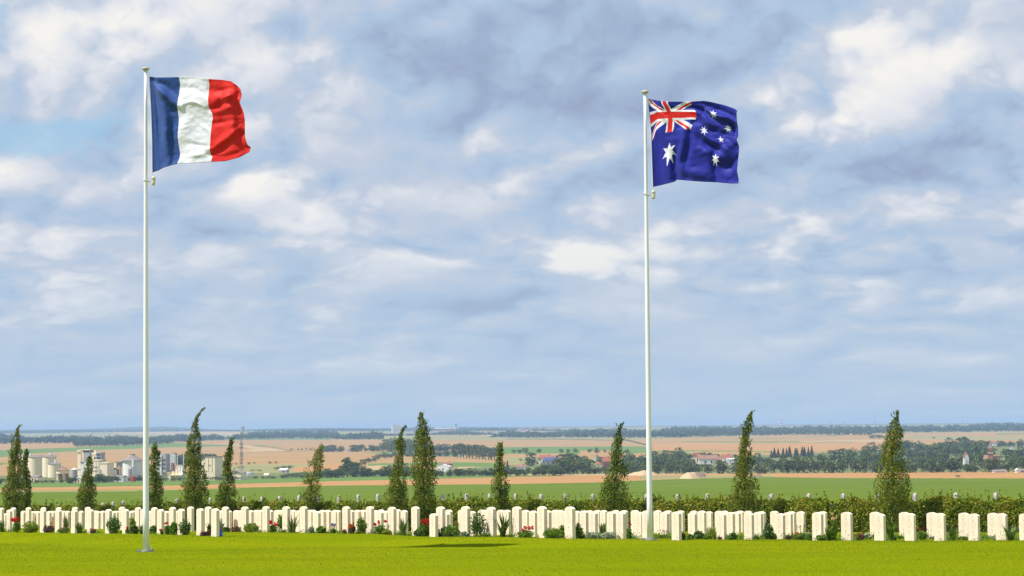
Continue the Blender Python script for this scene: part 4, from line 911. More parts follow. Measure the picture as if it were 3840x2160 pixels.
# ------------------------------------------------------------------ valley trees
def crown_points(n, kind, seed):
    rg = np.random.default_rng(seed); P = []
    if kind == 'conifer':
        for k in range(n):
            z = rg.random()**1.3; r_ = (1-z)*.26*(.75+.25*math.sin(z*34)); a = rg.uniform(0, 6.28); P.append((r_*math.cos(a), r_*math.sin(a), .08+.9*z))
        return np.array(P)
    lob = []
    if kind == 'poplar': 
        for k in range(9): lob.append((rg.normal(0, .06), rg.normal(0, .06), rg.uniform(.25, .86), rg.uniform(.12, .19)))
    elif kind == 'bush':
        for k in range(8): lob.append((rg.uniform(-.42, .42), rg.uniform(-.35, .35), rg.uniform(.2, .62), rg.uniform(.22, .36)))
    else:
        for k in range(13):
            a = rg.uniform(0, 6.28); z = rg.uniform(.12, .80); r_ = .30*math.sqrt(max(.05, 1-((z-.45)/.5)**2))*rg.uniform(.5, 1.1); lob.append((r_*math.cos(a), r_*math.sin(a), z, rg.uniform(.16, .25)))
    for k in range(n):
        l = lob[rg.integers(len(lob))]; d = rg.normal(size=3); d /= np.linalg.norm(d); d[2] = abs(d[2]) if rg.random() < .7 else d[2]
        r_ = l[3]*rg.uniform(.8, 1.08); P.append((l[0]+d[0]*r_, l[1]+d[1]*r_, l[2]+d[2]*r_))
    return np.array(P)
VAR = {}
def tree_proto(kind, i, label, cat, group, loc, sc, rz):
    key = (kind, i)
    if key not in VAR:
        n = {'broad': 700, 'conifer': 420, 'poplar': 420, 'bush': 380}[kind]
        root = thing({'broad': 'broadleaf_tree', 'conifer': 'conifer_tree', 'poplar': 'poplar_tree', 'bush': 'bush'}[kind], label, cat, loc, rz, group); root.scale = sc
        P = crown_points(n, kind, 100+i); Vv, Qq = leaf_quads(P, RNG.uniform(.035, .07, n)); k1 = npmesh('crown', Vv, Qq, MT['conifer_leaf' if kind == 'conifer' else 'tree_leaf'], root)
        kids = [k1]
        if kind != 'bush':
            mb = MB(); mb.tube([(0, 0, -.04), (.01, 0, .3), (0, .01, .7)], [.028, .02, .008], 6)
            for a in (0, 2.1, 4.2): mb.tube([(0, 0, .3), (.12*math.cos(a), .12*math.sin(a), .5)], [.015, .006], 4)
            kids.append(mb.build('trunk', MT['bark'], root))
        VAR[key] = (root, kids); return root
    root, kids = VAR[key]; return dup(root, kids, label, cat, loc, rz, sc, group)
NV = {'broad': 6, 'conifer': 2, 'poplar': 3, 'bush': 3}
def vtree(px, yb, hpx, label, group=None, kind='broad', wr=1.0, i=None):
    p = T(px, yb); h = hpx*p[1]/F; i = random.randrange(NV[kind]) if i is None else i
    return tree_proto(kind, i, label, 'bush' if kind == 'bush' else 'tree', group, (p[0], p[1], p[2]-.02*h), (h*wr, h*wr, h), random.uniform(0, 6.28))
def grove(label, group, top, bot, hpx, step, tier, kind='broad', wr=1.2):
    """tiers of trees between a skyline curve and a foot curve, both in photo pixels"""
    x0, x1 = top[0][0], top[-1][0]; x = x0; row = 0
    y = 0
    cols = np.arange(x0, x1+.1, step)
    for cx_ in cols:
        yt, yb = I(cx_, top), I(cx_, bot); first = yt+hpx; n = max(1, int(round((yb-first)/tier))+1)
        for k in range(n):
            yy = yb if n == 1 else lerp(k/(n-1), min(first, yb), yb); h = min(hpx, yb-yt) if n == 1 else hpx
            if n == 1: h = yb-yt
            vtree(cx_+random.uniform(-.4, .4)*step, yy+(random.uniform(-2, 2) if 0 < k < n-1 else 0), h*random.uniform(.82, 1.12), label, group, kind, wr*random.uniform(.9, 1.25))
# lone round trees along the lane
LT = [(1924,1699,15),(1946,1699,19),(1970,1699,22),(2022,1699,18),(2102,1698,17),(2130,1698,15),(2157,1697,18),(2212,1696,18),(2240,1698,21),(2268,1696,12)]
for k, (x, y, h) in enumerate(LT): vtree(x, y, h, f'small round dark tree on the green field between flagpoles, {ORD[k]} from the left', 'round trees lining the far green field', 'broad', 1.35)
for k, (x, y, h) in enumerate([(885,1744,9),(905,1742,11),(935,1743,12),(953,1741,10),(1013,1741,13),(1036,1740,12),(893,1757,10),(911,1757,11)]):
    vtree(x, y, h, f'round bush dotted along the foot of the tan field, {ORD[k]} of those', 'bushes at the foot of the tan field', 'bush', 1.2)
for k, (x, y, h) in enumerate([(1094,1689,9),(1118,1688,9),(1132,1688,10),(1148,1686,10),(1161,1688,9),(1169,1688,9)]):
    vtree(x, y, h, f'tiny dark tree in the short line on the upper tan field, {ORD[k]} from left', 'tiny trees on the upper tan field', 'bush' if k == 0 else 'conifer', 1.5)
for k in range(15):
    x = 1704+k*11.6; vtree(x, I(x, [(1700, 1714), (1870, 1728)]), I(x, [(1700, 50), (1720, 55), (1790, 58), (1830, 50), (1870, 52)])*random.uniform(.95, 1.05), f'tall poplar of the straight row right of the middle trees, {ORD[k]} from left', 'poplars in a straight row', 'poplar', 1.25)
for k, (x, y) in enumerate([(1345,1750),(1362,1743),(1382,1736),(1402,1730),(1422,1724),(1442,1719),(1462,1716),(1482,1713),(1502,1711),(1522,1711),(1542,1711)]):
    vtree(x, y, random.uniform(19, 27), f'dark tree of the hedgerow climbing diagonally, {ORD[k]} from its lower end', 'trees of the diagonal hedgerow', 'broad', 1.35)
vtree(1303, 1787, 74, 'tallest dark pointed tree at the left end of the valley trees', None, 'poplar', 1.3)
vtree(1325, 1787, 62, 'broad dark tree beside the tallest pointed valley tree')
vtree(1997, 1748, 54, 'big round dark tree left of the red-roofed barn', None, 'broad', 1.25)
vtree(1950, 1730, 13, 'small round bush left of the big round valley tree', None, 'bush', 1.2)
vtree(1903, 1760, 35, 'dark conifer by the village at the left of the round tree', None, 'conifer', 1.0)
vtree(2150, 1772, 72, 'large dark tree behind the solar-blue barn roof')
vtree(2250, 1742, 34, 'round tree among the red roofs left of the right flagpole')
vtree(3732, 1768, 26, 'bright lime-green small tree at the foot of the right wood', None, 'bush', 1.0)
vtree(2736, 1778, 12, 'single small rounded bush on the valley field edge', None, 'bush', 1.2)
vtree(3595, 1790, 11, 'lone bush on the rim of the near green field', None, 'bush', 2.0)
VB = 'leafy tree in the belt in front of the factory'; VG = 'trees in front of the factory'
grove(VB, VG, [(-30,1786),(20,1786)], [(-30,1816),(20,1815)], 28, 18, 12, 'broad', 1.3)
grove(VB, VG, [(100,1797),(160,1796),(200,1795),(260,1793)], [(100,1813),(260,1812)], 17, 15, 12, 'bush', 1.3)
grove(VB, VG, [(262,1785),(292,1778)], [(262,1812),(292,1811)], 30, 15, 15, 'broad', 1.2)
grove(VB, VG, [(345,1780),(370,1776),(398,1782)], [(345,1810),(398,1809)], 30, 13, 15, 'broad', 1.3)
grove(VB, VG, [(404,1784),(436,1782)], [(404,1808),(436,1808)], 24, 15, 12, 'broad', 1.3)
grove(VB, VG, [(470,1790),(495,1782),(515,1780),(540,1778)], [(470,1803),(540,1802)], 24, 14, 12, 'broad', 1.3)
grove(VB, VG, [(598,1792),(640,1788),(690,1784)], [(598,1806),(690,1803)], 18, 14, 12, 'bush', 1.3)
grove(VB, VG, [(770,1783),(840,1784),(900,1786)], [(770,1803),(900,1799)], 20, 14, 12, 'bush', 1.3)
grove('dark tree of the thicket behind the factory', 'trees of the thicket behind the factory', [(592,1712),(640,1703),(700,1699),(745,1691),(775,1695),(805,1704),(832,1722)], [(592,1745),(832,1745)], 32, 15, 22, 'broad', 1.4)
grove('bush in the long low belt between factory and middle trees', 'bushes of the low valley belt', [(955,1782),(1030,1783),(1110,1770),(1135,1766),(1190,1782)], [(955,1796),(1190,1792)], 16, 12, 12, 'bush', 1.5)
grove('bush on the scrubby slope right of the lattice mast', 'bushes on the scrubby slope', [(955,1757),(975,1758)], [(955,1768),(975,1768)], 10, 12, 12, 'bush', 1.8)
grove('bush on the scrubby slope right of the lattice mast', 'bushes on the scrubby slope', [(1030,1748),(1065,1746),(1105,1740)], [(1030,1762),(1105,1756)], 12, 13, 12, 'bush', 1.6)
VC = 'tree in the dark clump left of the middle trees'; VCG = 'trees of the clump left of the middle'
grove(VC, VCG, [(1200,1757),(1225,1752),(1262,1752),(1290,1740)], [(1200,1792),(1290,1790)], 36, 14, 20)
grove(VC, VCG, [(1318,1725),(1340,1738),(1360,1750),(1400,1758)], [(1318,1788),(1400,1787)], 38, 15, 20)
grove(VC, VCG, [(1408,1760),(1430,1755),(1462,1738),(1500,1735),(1560,1745)], [(1408,1786),(1560,1785)], 32, 14, 20)
VU = 'tree of the wood on the rise behind the middle trees'; VUG = 'trees of the middle rise'
grove(VU, VUG, [(1200,1668),(1240,1666),(1285,1672)], [(1200,1694),(1285,1694)], 26, 12, 20)
grove(VU, VUG, [(1328,1664),(1365,1664)], [(1328,1694),(1365,1694)], 30, 14, 20)
grove(VU, VUG, [(1376,1676),(1400,1664),(1425,1655),(1450,1644),(1530,1642),(1560,1645),(1600,1652),(1640,1662),(1690,1664)], [(1376,1692),(1560,1695),(1640,1693),(1690,1692)], 36, 14, 14)
grove('small tree on the scrubby rise left of the poplars', 'small trees left of the poplars', [(1520,1698),(1560,1695),(1625,1690),(1660,1686),(1700,1690)], [(1520,1712),(1560,1712),(1640,1710),(1700,1712)], 20, 15, 20)
VL = 'tree in the long low line below the poplars'; VLG = 'trees of the low line below the poplars'
grove(VL, VLG, [(1630,1757),(1665,1762),(1690,1756),(1740,1754),(1800,1756),(1850,1752),(1900,1745),(1940,1756),(1985,1745)], [(1630,1786),(1985,1783)], 26, 15, 16)
VM = 'tree in the village wood left of the right flagpole'; VMG = 'trees of the village wood'
grove(VM, VMG, [(2010,1752),(2040,1735),(2080,1734),(2105,1750)], [(2010,1783),(2105,1783)], 36, 15, 18)
grove(VM, VMG, [(2095,1716),(2125,1696),(2170,1693),(2200,1705),(2228,1728)], [(2095,1778),(2228,1777)], 50, 27, 24)
grove(VM, VMG, [(2236,1752),(2262,1748),(2290,1745)], [(2236,1777),(2290,1777)], 26, 15, 16)
grove(VM, VMG, [(2345,1690),(2360,1684),(2375,1705),(2400,1696),(2450,1680),(2520,1679),(2570,1682),(2590,1705)], [(2345,1776),(2590,1776)], 50, 30, 24)
vtree(2352, 1702, 20, 'small dark tree standing on the field above the village wood')
VR = 'tree in the dense wood filling the valley right of the right flagpole'; VRG = 'trees of the dense right wood'
grove('tree peeping behind the red village roofs', 'trees behind the red roofs', [(2592,1696),(2640,1692),(2690,1700),(2740,1702),(2760,1698)], [(2592,1712),(2760,1714)], 18, 15, 12)
grove(VR, VRG, [(2600,1735),(2640,1728),(2700,1724),(2760,1726),(2780,1706),(2860,1700),(2890,1690)], [(2600,1776),(2890,1775)], 44, 30, 26)
grove('spiky dark conifer on the skyline of the right wood', 'conifers of the right wood', [(2895,1683),(2925,1676),(2990,1674),(3050,1674)], [(2895,1718),(3050,1712)], 40, 14, 30, 'conifer', .95)
grove(VR, VRG, [(2910,1706),(3050,1704),(3080,1694),(3110,1680),(3180,1676),(3240,1670),(3270,1657),(3310,1658),(3400,1646),(3500,1644),(3600,1638),(3650,1634),(3718,1640)], [(2910,1774),(3718,1770)], 54, 36, 27)
grove(VR, VRG, [(3730,1690),(3770,1680),(3800,1678),(3870,1672)], [(3730,1770),(3870,1768)], 50, 34, 27)
grove('tree beside the white houses at the upper right', 'trees by the upper right houses', [(3750,1650),(3790,1655),(3830,1645),(3870,1648)], [(3750,1676),(3870,1674)], 20, 17, 20)
vtree(3498, 1646, 10, 'tiny dark tree alone above the right wood', None, 'bush', 1.1)
grove('shrub in the oval copse below the far wood edge', 'shrubs of the oval copse', [(3264,1630),(3290,1626),(3320,1632)], [(3264,1646),(3320,1646)], 18, 13, 20, 'bush', 1.5)

# ------------------------------------------------------------------ far woods as masses
def wood(label, top, bot, hp, step):
    Vs = []; Qs = []; nV = 0
    protos = []
    for i in range(5):
        P = crown_points(110, 'bush', 300+i); protos.append(leaf_quads(P, RNG.uniform(.09, .15, 110)))
    x = top[0][0]
    while x <= top[-1][0]:
        yt, yb = I(x, top), I(x, bot); n = max(1, int((yb-yt-hp)/(hp*.35))+1)
        for k in range(n+1):
            y = lerp(k/max(1, n), max(min(yt+hp, yb), yt+3), yb); p = T(x+random.uniform(-1, 1)*step*.5, y); h = min(hp, yb-yt)*random.uniform(.8, 1.15)*p[1]/F
            v, q_ = protos[random.randrange(5)]; s_ = h*random.uniform(1.0, 1.5); a = random.uniform(0, 6.28)
            R = np.array([[math.cos(a), -math.sin(a), 0], [math.sin(a), math.cos(a), 0], [0, 0, 1]])
            vv = (v*np.array([s_, s_, h])) @ R.T+np.array([p[0], p[1], p[2]-.05*h]); Vs.append(vv); Qs.append(q_+nV); nV += len(vv)
        x += step*random.uniform(.8, 1.2)
    o = npmesh('distant_wood', np.concatenate(Vs), np.concatenate(Qs), MT['wood_leaf']); return tag(o, label, 'wood', kind='stuff')
wood('bluish forest along the farthest ridge on the left', [(-60,1615),(150,1611),(300,1609),(420,1606),(480,1602),(560,1601),(640,1600),(700,1603),(760,1609),(900,1612),(1000,1608),(1100,1606)], [(-60,1628),(640,1618),(1100,1618)], 10, 8)
wood('hazy forest along the farthest ridge in the middle', [(1100,1606),(1280,1604),(1400,1606),(1600,1602),(1760,1601),(1900,1603),(2060,1604),(2110,1606)], [(1100,1619),(2110,1617)], 10, 8)
wood('pale green poplar plantation on the left skyline', [(-60,1622),(10,1619),(40,1624),(80,1629),(200,1632),(290,1630)], [(-60,1665),(290,1661)], 26, 11)
wood('dark wood edge left of the left flagpole', [(290,1632),(330,1629),(400,1634),(470,1628),(500,1632),(560,1634),(600,1630),(618,1632),(640,1650)], [(290,1675),(450,1671),(560,1668),(625,1663),(640,1660)], 24, 10)
wood('dark wood strip right of the left flagpole', [(560,1636),(650,1626),(700,1623),(760,1626),(800,1626),(860,1634)], [(560,1660),(720,1656),(860,1648)], 22, 10)
wood('long rounded wood left of the water tower blocks', [(872,1632),(900,1622),(960,1615),(1040,1612),(1110,1608),(1180,1610),(1240,1611),(1262,1620),(1280,1634)], [(872,1648),(1100,1644),(1200,1646),(1280,1647)], 22, 10)
wood('dark three-humped copse under the tower block', [(1284,1640),(1300,1625),(1320,1612),(1335,1622),(1370,1620),(1400,1612),(1415,1614),(1432,1632)], [(1284,1648),(1432,1648)], 26, 10)
wood('low wood band below the apartment towers', [(1430,1624),(1520,1624),(1620,1622),(1660,1616),(1700,1612),(1740,1610),(1780,1616),(1850,1622)], [(1430,1636),(1600,1632),(1765,1633),(1850,1630)], 14, 9)
wood('wood strip left of the white village on the skyline', [(1838,1634),(1870,1620),(1900,1612),(1960,1616),(2040,1616),(2100,1612),(2130,1604),(2200,1606),(2300,1603),(2410,1604),(2470,1610),(2510,1600),(2560,1594)], [(1838,1640),(1900,1640),(2060,1641),(2400,1641),(2560,1640)], 24, 10)
wood('long dark wood on the skyline right of the right flagpole', [(2560,1596),(2620,1594),(2700,1596),(2790,1596),(2850,1594),(2900,1598),(2970,1598),(3030,1590),(3080,1593),(3200,1594),(3260,1592)], [(2560,1640),(2800,1634),(3000,1630),(3260,1632)], 24, 10)
wood('long dark wood on the skyline at the far right', [(3260,1596),(3340,1594),(3400,1592),(3460,1591),(3520,1593),(3580,1590),(3640,1588),(3700,1583),(3760,1582),(3840,1583),(3900,1582)], [(3260,1626),(3400,1622),(3900,1617)], 22, 10)

# rolling wooded hills on the horizon
HTOP = [(-900,1614),(-60,1613),(150,1611),(300,1609),(420,1606),(480,1602),(520,1601),(560,1602),(600,1600),(640,1600),(680,1604),(740,1607),(800,1611),(900,1612),(1000,1608),(1100,1606),(1280,1604),(1400,1606),(1600,1602),(1700,1601),(1760,1600),(1900,1602),(2060,1603),(2150,1606),(2300,1612),(2700,1610),(3300,1605),(4600,1594)]
v = []; f_ = []; pxs = np.arange(-900, 4601, 9); prs = ((12500, 0.), (13600, .45), (14800, 1.), (15800, .8), (17500, 0.))
for i, px in enumerate(pxs):
    zt = W(px, I(px, HTOP)+1.2*noise.noise(Vector((px*.02, 1, 0)))+.7*noise.noise(Vector((px*.11, 3, 0))), 14800)[2]
    for Yh, k in prs:
        z0 = float(prof(Yh))-3; v.append(((px-1920)/F*Yh, Yh, z0+(max(zt, float(prof(14800))+2)-float(prof(14800))+3)*k))
    if i: f_ += [((i-1)*5+k, i*5+k, i*5+k+1, (i-1)*5+k+1) for k in range(4)]
tag(meshob('hills', v, f_, mat('wooded_hills', (.03, .05, .022, 1), (.06, .085, .03, 1), .004, .95)), kind='structure')
# ------------------------------------------------------------------ factory and village
class FarB:
    """a building or machine standing in the valley; everything measured in photo pixels, built at true size in metres"""
    def __init__(s, name, label, cat, px, py, rz=-.3, group=None, Y=None):
        s.p = T(px, py)
        if Y: q = W(px, py, Y); s.p = np.array([q[0], q[1], q[2]])
        s.px, s.py = px, py; s.k = s.p[1]/F; s.root = thing(name, label, cat, s.p, rz, group)
    def X(s, x): return (x-s.px)*s.k
    def Zz(s, y): return (s.py-y)*s.k
    def box(s, name, x0, x1, yt, yb, dep, m, dy=0, parent=None):
        mb = MB(); mb.box(s.X(x0), s.X(x1), dy-dep/2, dy+dep/2, s.Zz(yb), s.Zz(yt)); return mb.build(name, MT[m], parent or s.root)
    def cyl(s, name, cx, r_, yt, yb, m, cone=0, dy=0, n=24):
        mb = MB(); R = r_*s.k; pr = [(R, s.Zz(yb)), (R, s.Zz(yt))]
        if cone: pr = [(R*1.06, s.Zz(yt)), (R*1.06, s.Zz(yt)+.15*s.k), (R*.18, s.Zz(yt-cone)), (R*.12, s.Zz(yt-cone))]
        mb.lathe(pr, s.X(cx), dy, n); return mb.build(name, MT[m], s.root, smooth=False)
    def gable(s, name, x0, x1, ye, yr, dep, m, along='x', over=.04):
        """roof prism: eaves at ye, ridge at yr"""
        a, b2 = s.X(x0)-over*abs(s.X(x1)-s.X(x0)), s.X(x1)+over*abs(s.X(x1)-s.X(x0)); z0, z1 = s.Zz(ye), s.Zz(yr); d = dep/2*1.08; c = (a+b2)/2
        if along == 'x': v = [(a,-d,z0),(b2,-d,z0),(b2,d,z0),(a,d,z0),(a,0,z1),(b2,0,z1)]; f = [(0,1,5,4),(2,3,4,5),(1,2,5),(3,0,4),(3,2,1,0)]
        else: v = [(a,-d,z0),(b2,-d,z0),(b2,d,z0),(a,d,z0),(c,-d,z1),(c,d,z1)]; f = [(0,1,4),(1,2,5,4),(2,3,5),(3,0,4,5),(3,2,1,0)]
        return meshob(name, v, f, MT[m], s.root)
    def windows(s, xs_, ys_, w, h, front, parent=None, name='window', m='window'):
        for x in xs_:
            for y in ys_:
                mb = MB(); mb.box(s.X(x-w/2), s.X(x+w/2), front-.12, front+.05, s.Zz(y+h/2), s.Zz(y-h/2)); mb.build(name, MT[m], parent or s.root)
def silo(label, cx, r_, yt, yb, cone, capx, capy, yg=None, dy=0):
    b = FarB('silo', label, 'silo', cx, yb, 0, 'cream silos of the factory')
    b.cyl('wall', cx, r_, yt, yb, 'silo'); b.cyl('roof', cx, r_, yt, yb, 'roof_grey', cone); b.cyl('vent_cap', capx, 4.5, capy, yt-cone*.7, 'white_paint')
    mb = MB(); R = r_*b.k
    for a in np.linspace(.2, 6.3, 14): mb.tube([(R*1.06*math.cos(a), R*1.06*math.sin(a), b.Zz(yt)), (R*1.06*math.cos(a), R*1.06*math.sin(a), b.Zz(yt)+1.1)], .08, 4)
    mb.tube([(R*1.06*math.cos(a), R*1.06*math.sin(a), b.Zz(yt)+1.1) for a in np.linspace(0, 6.28, 25)], .08, 4); mb.build('railing', MT['steel'], b.root)
    return b
silo('small cream silo mostly hidden by the leftmost trees', 92, 12, 1716, 1788, 6, 92, 1704)
silo('large cream silo nearest the left edge, cap on top', 131, 27, 1714, 1796, 8, 115, 1699)
silo('second large cream silo, right of the biggest one', 184, 26, 1713, 1788, 8, 188, 1698)
silo('shorter cream silo in front of the second large one', 204, 24, 1740, 1790, 5, 208, 1724)
b = FarB('storage_tank', 'rusty tank on brown legs in front of the silos', 'tank', 235, 1800); b.cyl('tank', 235, 24, 1762, 1775, 'silo'); b.cyl('roof', 235, 26, 1762, 1775, 'roof_brown', 8)
for x in (216, 228, 242, 254): b.cyl('leg', x, 5, 1770, 1800, 'silo' if x in (216, 242) else 'roof_brown')
for k in range(3): b.box('gantry', 222+12*k, 225+12*k, 1742+4*k, 1764, .6, 'steel')
b = FarB('storage_tank', 'plain grey round tank left of the cream towers', 'tank', 279, 1798); b.cyl('tank', 279, 16, 1760, 1798, 'greyw'); b.cyl('roof', 279, 16, 1760, 1790, 'whitew', 4); b.cyl('vent', 280, 3, 1750, 1757, 'silo')
b = FarB('shed', 'pale low shed at the foot of the large silos', 'shed', 140, 1806); b.box('wall', 122, 152, 1788, 1806, 6, 'plaster'); b.gable('roof', 122, 152, 1788, 1782, 6, 'roof_grey'); b.windows((130, 142), (1797,), 4, 6, -3)
b = FarB('process_tower', 'slim tall cream tower, first of the factory towers', 'tower', 302, 1800); b.box('wall', 296, 309, 1692, 1800, 4, 'plaster'); b.box('head', 295, 311, 1686, 1694, 5, 'plaster'); b.box('belt', 295.5, 310, 1757, 1761, 4.3, 'greyw')
b = FarB('process_tower', 'twin-shafted cream tower with dark top storey', 'tower', 328, 1800)
b.box('wall', 313, 319, 1692, 1760, 4, 'plaster'); b.box('shaft', 320, 344, 1690, 1745, 5, 'greyw'); b.box('top_storey', 318, 344, 1688, 1695, 5.2, 'window'); b.box('roof', 316, 345, 1685, 1688, 5.4, 'plaster'); b.box('lower_wall', 311, 345, 1735, 1800, 6, 'whitew'); b.box('canopy', 310, 322, 1732, 1736, 6.4, 'roof_blue')
b = FarB('process_tower', 'cream tower with round vent and grey machine house', 'tower', 368, 1800)
b.box('wall', 351, 368, 1697, 1740, 5, 'plaster'); b.box('head', 350, 369, 1698, 1705, 5.3, 'plaster'); b.cyl('vent', 357, 4, 1687, 1698, 'plaster'); b.box('machine_house', 369, 388, 1696, 1724, 5, 'greyw'); b.windows((374, 382), (1704, 1716), 6, 7, -2.5); b.box('door', 360, 365, 1712, 1722, 5.2, 'window')
b = FarB('factory_hall', 'main cream factory hall with rows of small windows', 'factory', 368, 1803)
b.box('wall', 352, 385, 1727, 1803, 9, 'plaster'); b.box('roof', 351, 386, 1723.5, 1727, 9.4, 'silo'); b.windows((359, 366, 373, 380), (1751, 1765), 3.2, 4.2, -4.5); b.box('downpipe', 375, 376, 1730, 1790, 9.3, 'greyw'); b.cyl('roof_vent', 397-8, 3, 1722, 1727, 'greyw'); b.cyl('roof_vent', 401-4, 2.5, 1722, 1727, 'brick')
b = FarB('factory_hall', 'blank cream factory annex with a tall dark door', 'factory', 400, 1806)
b.box('wall', 385.5, 416, 1737, 1806, 8, 'plaster'); b.box('roof', 385, 417, 1733.5, 1737, 8.4, 'silo'); b.box('door', 386, 394, 1760, 1790, 8.2, 'greyw')
b = FarB('conveyor_house', 'dark steel conveyor house on stilts between annex and dome', 'factory', 442, 1800)
b.box('wall', 416, 444, 1738, 1752, 5, 'silo'); b.box('head', 440, 463, 1730, 1736, 5, 'roof_grey'); b.box('wall', 444, 460, 1736, 1752, 4, 'greyw'); b.box('machinery', 416, 430, 1755, 1782, 5, 'window'); b.box('machinery', 430, 442, 1760, 1780, 4, 'greyw')
for x in (446, 453, 460): b.box('leg', x, x+1.5, 1752, 1796, .5, 'steel')
for y in (1762, 1772, 1782): b.box('gantry', 430, 462, y, y+1.2, 1.2, 'steel')
b = FarB('dome_store', 'broad white round store with conical grey roof', 'silo', 497, 1802)
b.cyl('wall', 497, 37, 1726, 1802, 'whitew', n=40); b.cyl('roof', 497, 41, 1726, 1800, 'roof_grey', 20, n=40); b.box('ridge_housing', 491, 504, 1702, 1709, 2.2, 'roof_grey')
b.box('lift', 517, 523, 1721, 1750, 1, 'whitew', dy=-37*b.k-1); b.box('stair', 505, 514, 1757, 1790, 1.5, 'steel', dy=-37*b.k-1.4)
b = FarB('shipping_container', 'bright red container in front of the white dome store', 'container', 499, 1805); b.box('body', 493, 505, 1786, 1805, 3, 'red_paint'); b.box('door', 494, 504, 1788, 1804, 3.15, 'roof_red')
b = FarB('shed', 'low grey sheds under the conveyor house', 'shed', 450, 1806); b.box('wall', 434, 472, 1788, 1806, 5, 'whitew'); b.gable('roof', 434, 472, 1788, 1782, 5, 'roof_grey'); b.windows((442, 452, 463), (1797,), 5, 5, -2.5)
b = FarB('gate_house', 'little white gabled house below the slim tower', 'house', 301, 1811); b.box('wall', 292, 310, 1792, 1811, 4, 'plaster'); b.gable('roof', 292, 310, 1792, 1783, 4, 'whitew', 'y'); b.box('door', 299, 303, 1798, 1808, 4.2, 'roof_brown')
# right of the left flagpole
b = FarB('factory_block', 'grey factory block just right of the left flagpole', 'factory', 608, 1800)
b.box('wall', 590, 616, 1705, 1790, 7, 'whitew'); b.box('wall', 616, 634, 1704, 1770, 6, 'greyw'); b.box('roof', 606, 628, 1701, 1705, 5, 'greyw'); b.windows((610,), (1718, 1728, 1742), 6, 5, -3.5); b.windows((622, 629), (1725, 1740, 1755), 4, 7, -3)
b = FarB('pipe_portal', 'white looped exhaust pipes over the factory', 'factory', 648, 1800)
for x in (642, 649, 656):
    mb = MB(); mb.tube([(b.X(x-3), 0, b.Zz(1760)), (b.X(x-3), 0, b.Zz(1708)), (b.X(x-1.5), 0, b.Zz(1703)), (b.X(x+.5), 0, b.Zz(1703)), (b.X(x+2), 0, b.Zz(1708)), (b.X(x+2), 0, b.Zz(1780))], .22, 6); mb.build('pipe', MT['white_paint'], b.root)
b.box('frame', 645, 654, 1735, 1775, 3, 'brick')
for x, yt, lab in ((665, 1705, 'thin white factory chimney, left of a pair'), (688, 1704, 'thin white factory chimney, right of a pair')):
    b = FarB('chimney', lab, 'chimney', x, 1800); b.cyl('shaft', x, 1.4, yt, 1800, 'white_paint', n=10); b.cyl('base', x, 3.5, 1762, 1800, 'whitew', n=10)
b = FarB('process_vessels', 'cluster of pale domed process vessels below the chimneys', 'factory', 678, 1802)
for x, r_, yt in ((675, 6, 1746), (686, 7, 1748), (662, 5, 1758), (648, 6, 1768)): b.cyl('vessel', x, r_, yt, 1800, 'silo' if x < 670 else 'whitew', n=12); b.cyl('dome', x, r_, yt, 1800, 'greyw', 3, n=12)
b.box('deck', 640, 694, 1779, 1782, 6, 'silo'); b.box('wall', 636, 646, 1782, 1800, 5, 'plaster')
b = FarB('silo_block', 'cream concrete silo block with a lower left half', 'factory', 790, 1800)
b.box('wall', 755, 783, 1723, 1800, 8, 'plaster'); b.box('wall', 783, 823, 1714, 1800, 10, 'plaster'); b.box('roof', 782, 824, 1711, 1714, 10.4, 'roof_grey'); b.box('roof', 754, 783, 1720, 1723, 8.3, 'roof_grey'); b.box('rib', 793, 796, 1716, 1765, 10.5, 'silo'); b.box('rib', 808, 811, 1716, 1765, 10.5, 'silo'); b.windows((780, 802), (1743,), 5, 3, -5.1)
for (x0, x1, yt, yb, lab) in ((770, 812, 1766, 1784, 'grey-roofed cream shed left of a pair below the silo block'), (806, 834, 1762, 1786, 'grey-roofed cream shed right of a pair below the silo block'), (868, 916, 1763, 1790, 'wide cream gabled shed beside the lattice mast')):
    b = FarB('shed', lab, 'shed', (x0+x1)/2, yb+8); b.box('wall', x0, x1, yt+9, yb+8, 8, 'plaster'); b.gable('roof', x0, x1, yt+9, yt, 8, 'roof_grey', 'y'); b.box('door', (x0+x1)/2-4, (x0+x1)/2+4, yb-8, yb+6, 8.3, 'greyw')
b = FarB('storage_tank', 'flat white tank on short legs right of the mast', 'tank', 935, 1794); b.cyl('tank', 935, 18, 1770, 1782, 'white_paint'); b.cyl('rim', 935, 19, 1775, 1776.5, 'greyw')
for x in (922, 931, 940, 949): b.box('leg', x, x+2, 1782, 1794, .6, 'whitew')
b = FarB('cabin', 'tiny yellowish cabin on the valley floor', 'cabin', 1001, 1792); b.box('wall', 992, 1010, 1779, 1792, 3, 'plaster'); b.gable('roof', 992, 1010, 1779, 1774, 3, 'silo'); b.box('door', 999, 1002, 1783, 1791, 3.2, 'window')
b = FarB('barn', 'grey barn on the scrubby slope right of the mast', 'barn', 1066, 1771); b.box('wall', 1051, 1080, 1762, 1771, 5, 'greyw'); b.gable('roof', 1051, 1080, 1762, 1755, 5, 'whitew'); b.box('door', 1066, 1072, 1765, 1771, 5.2, 'window')
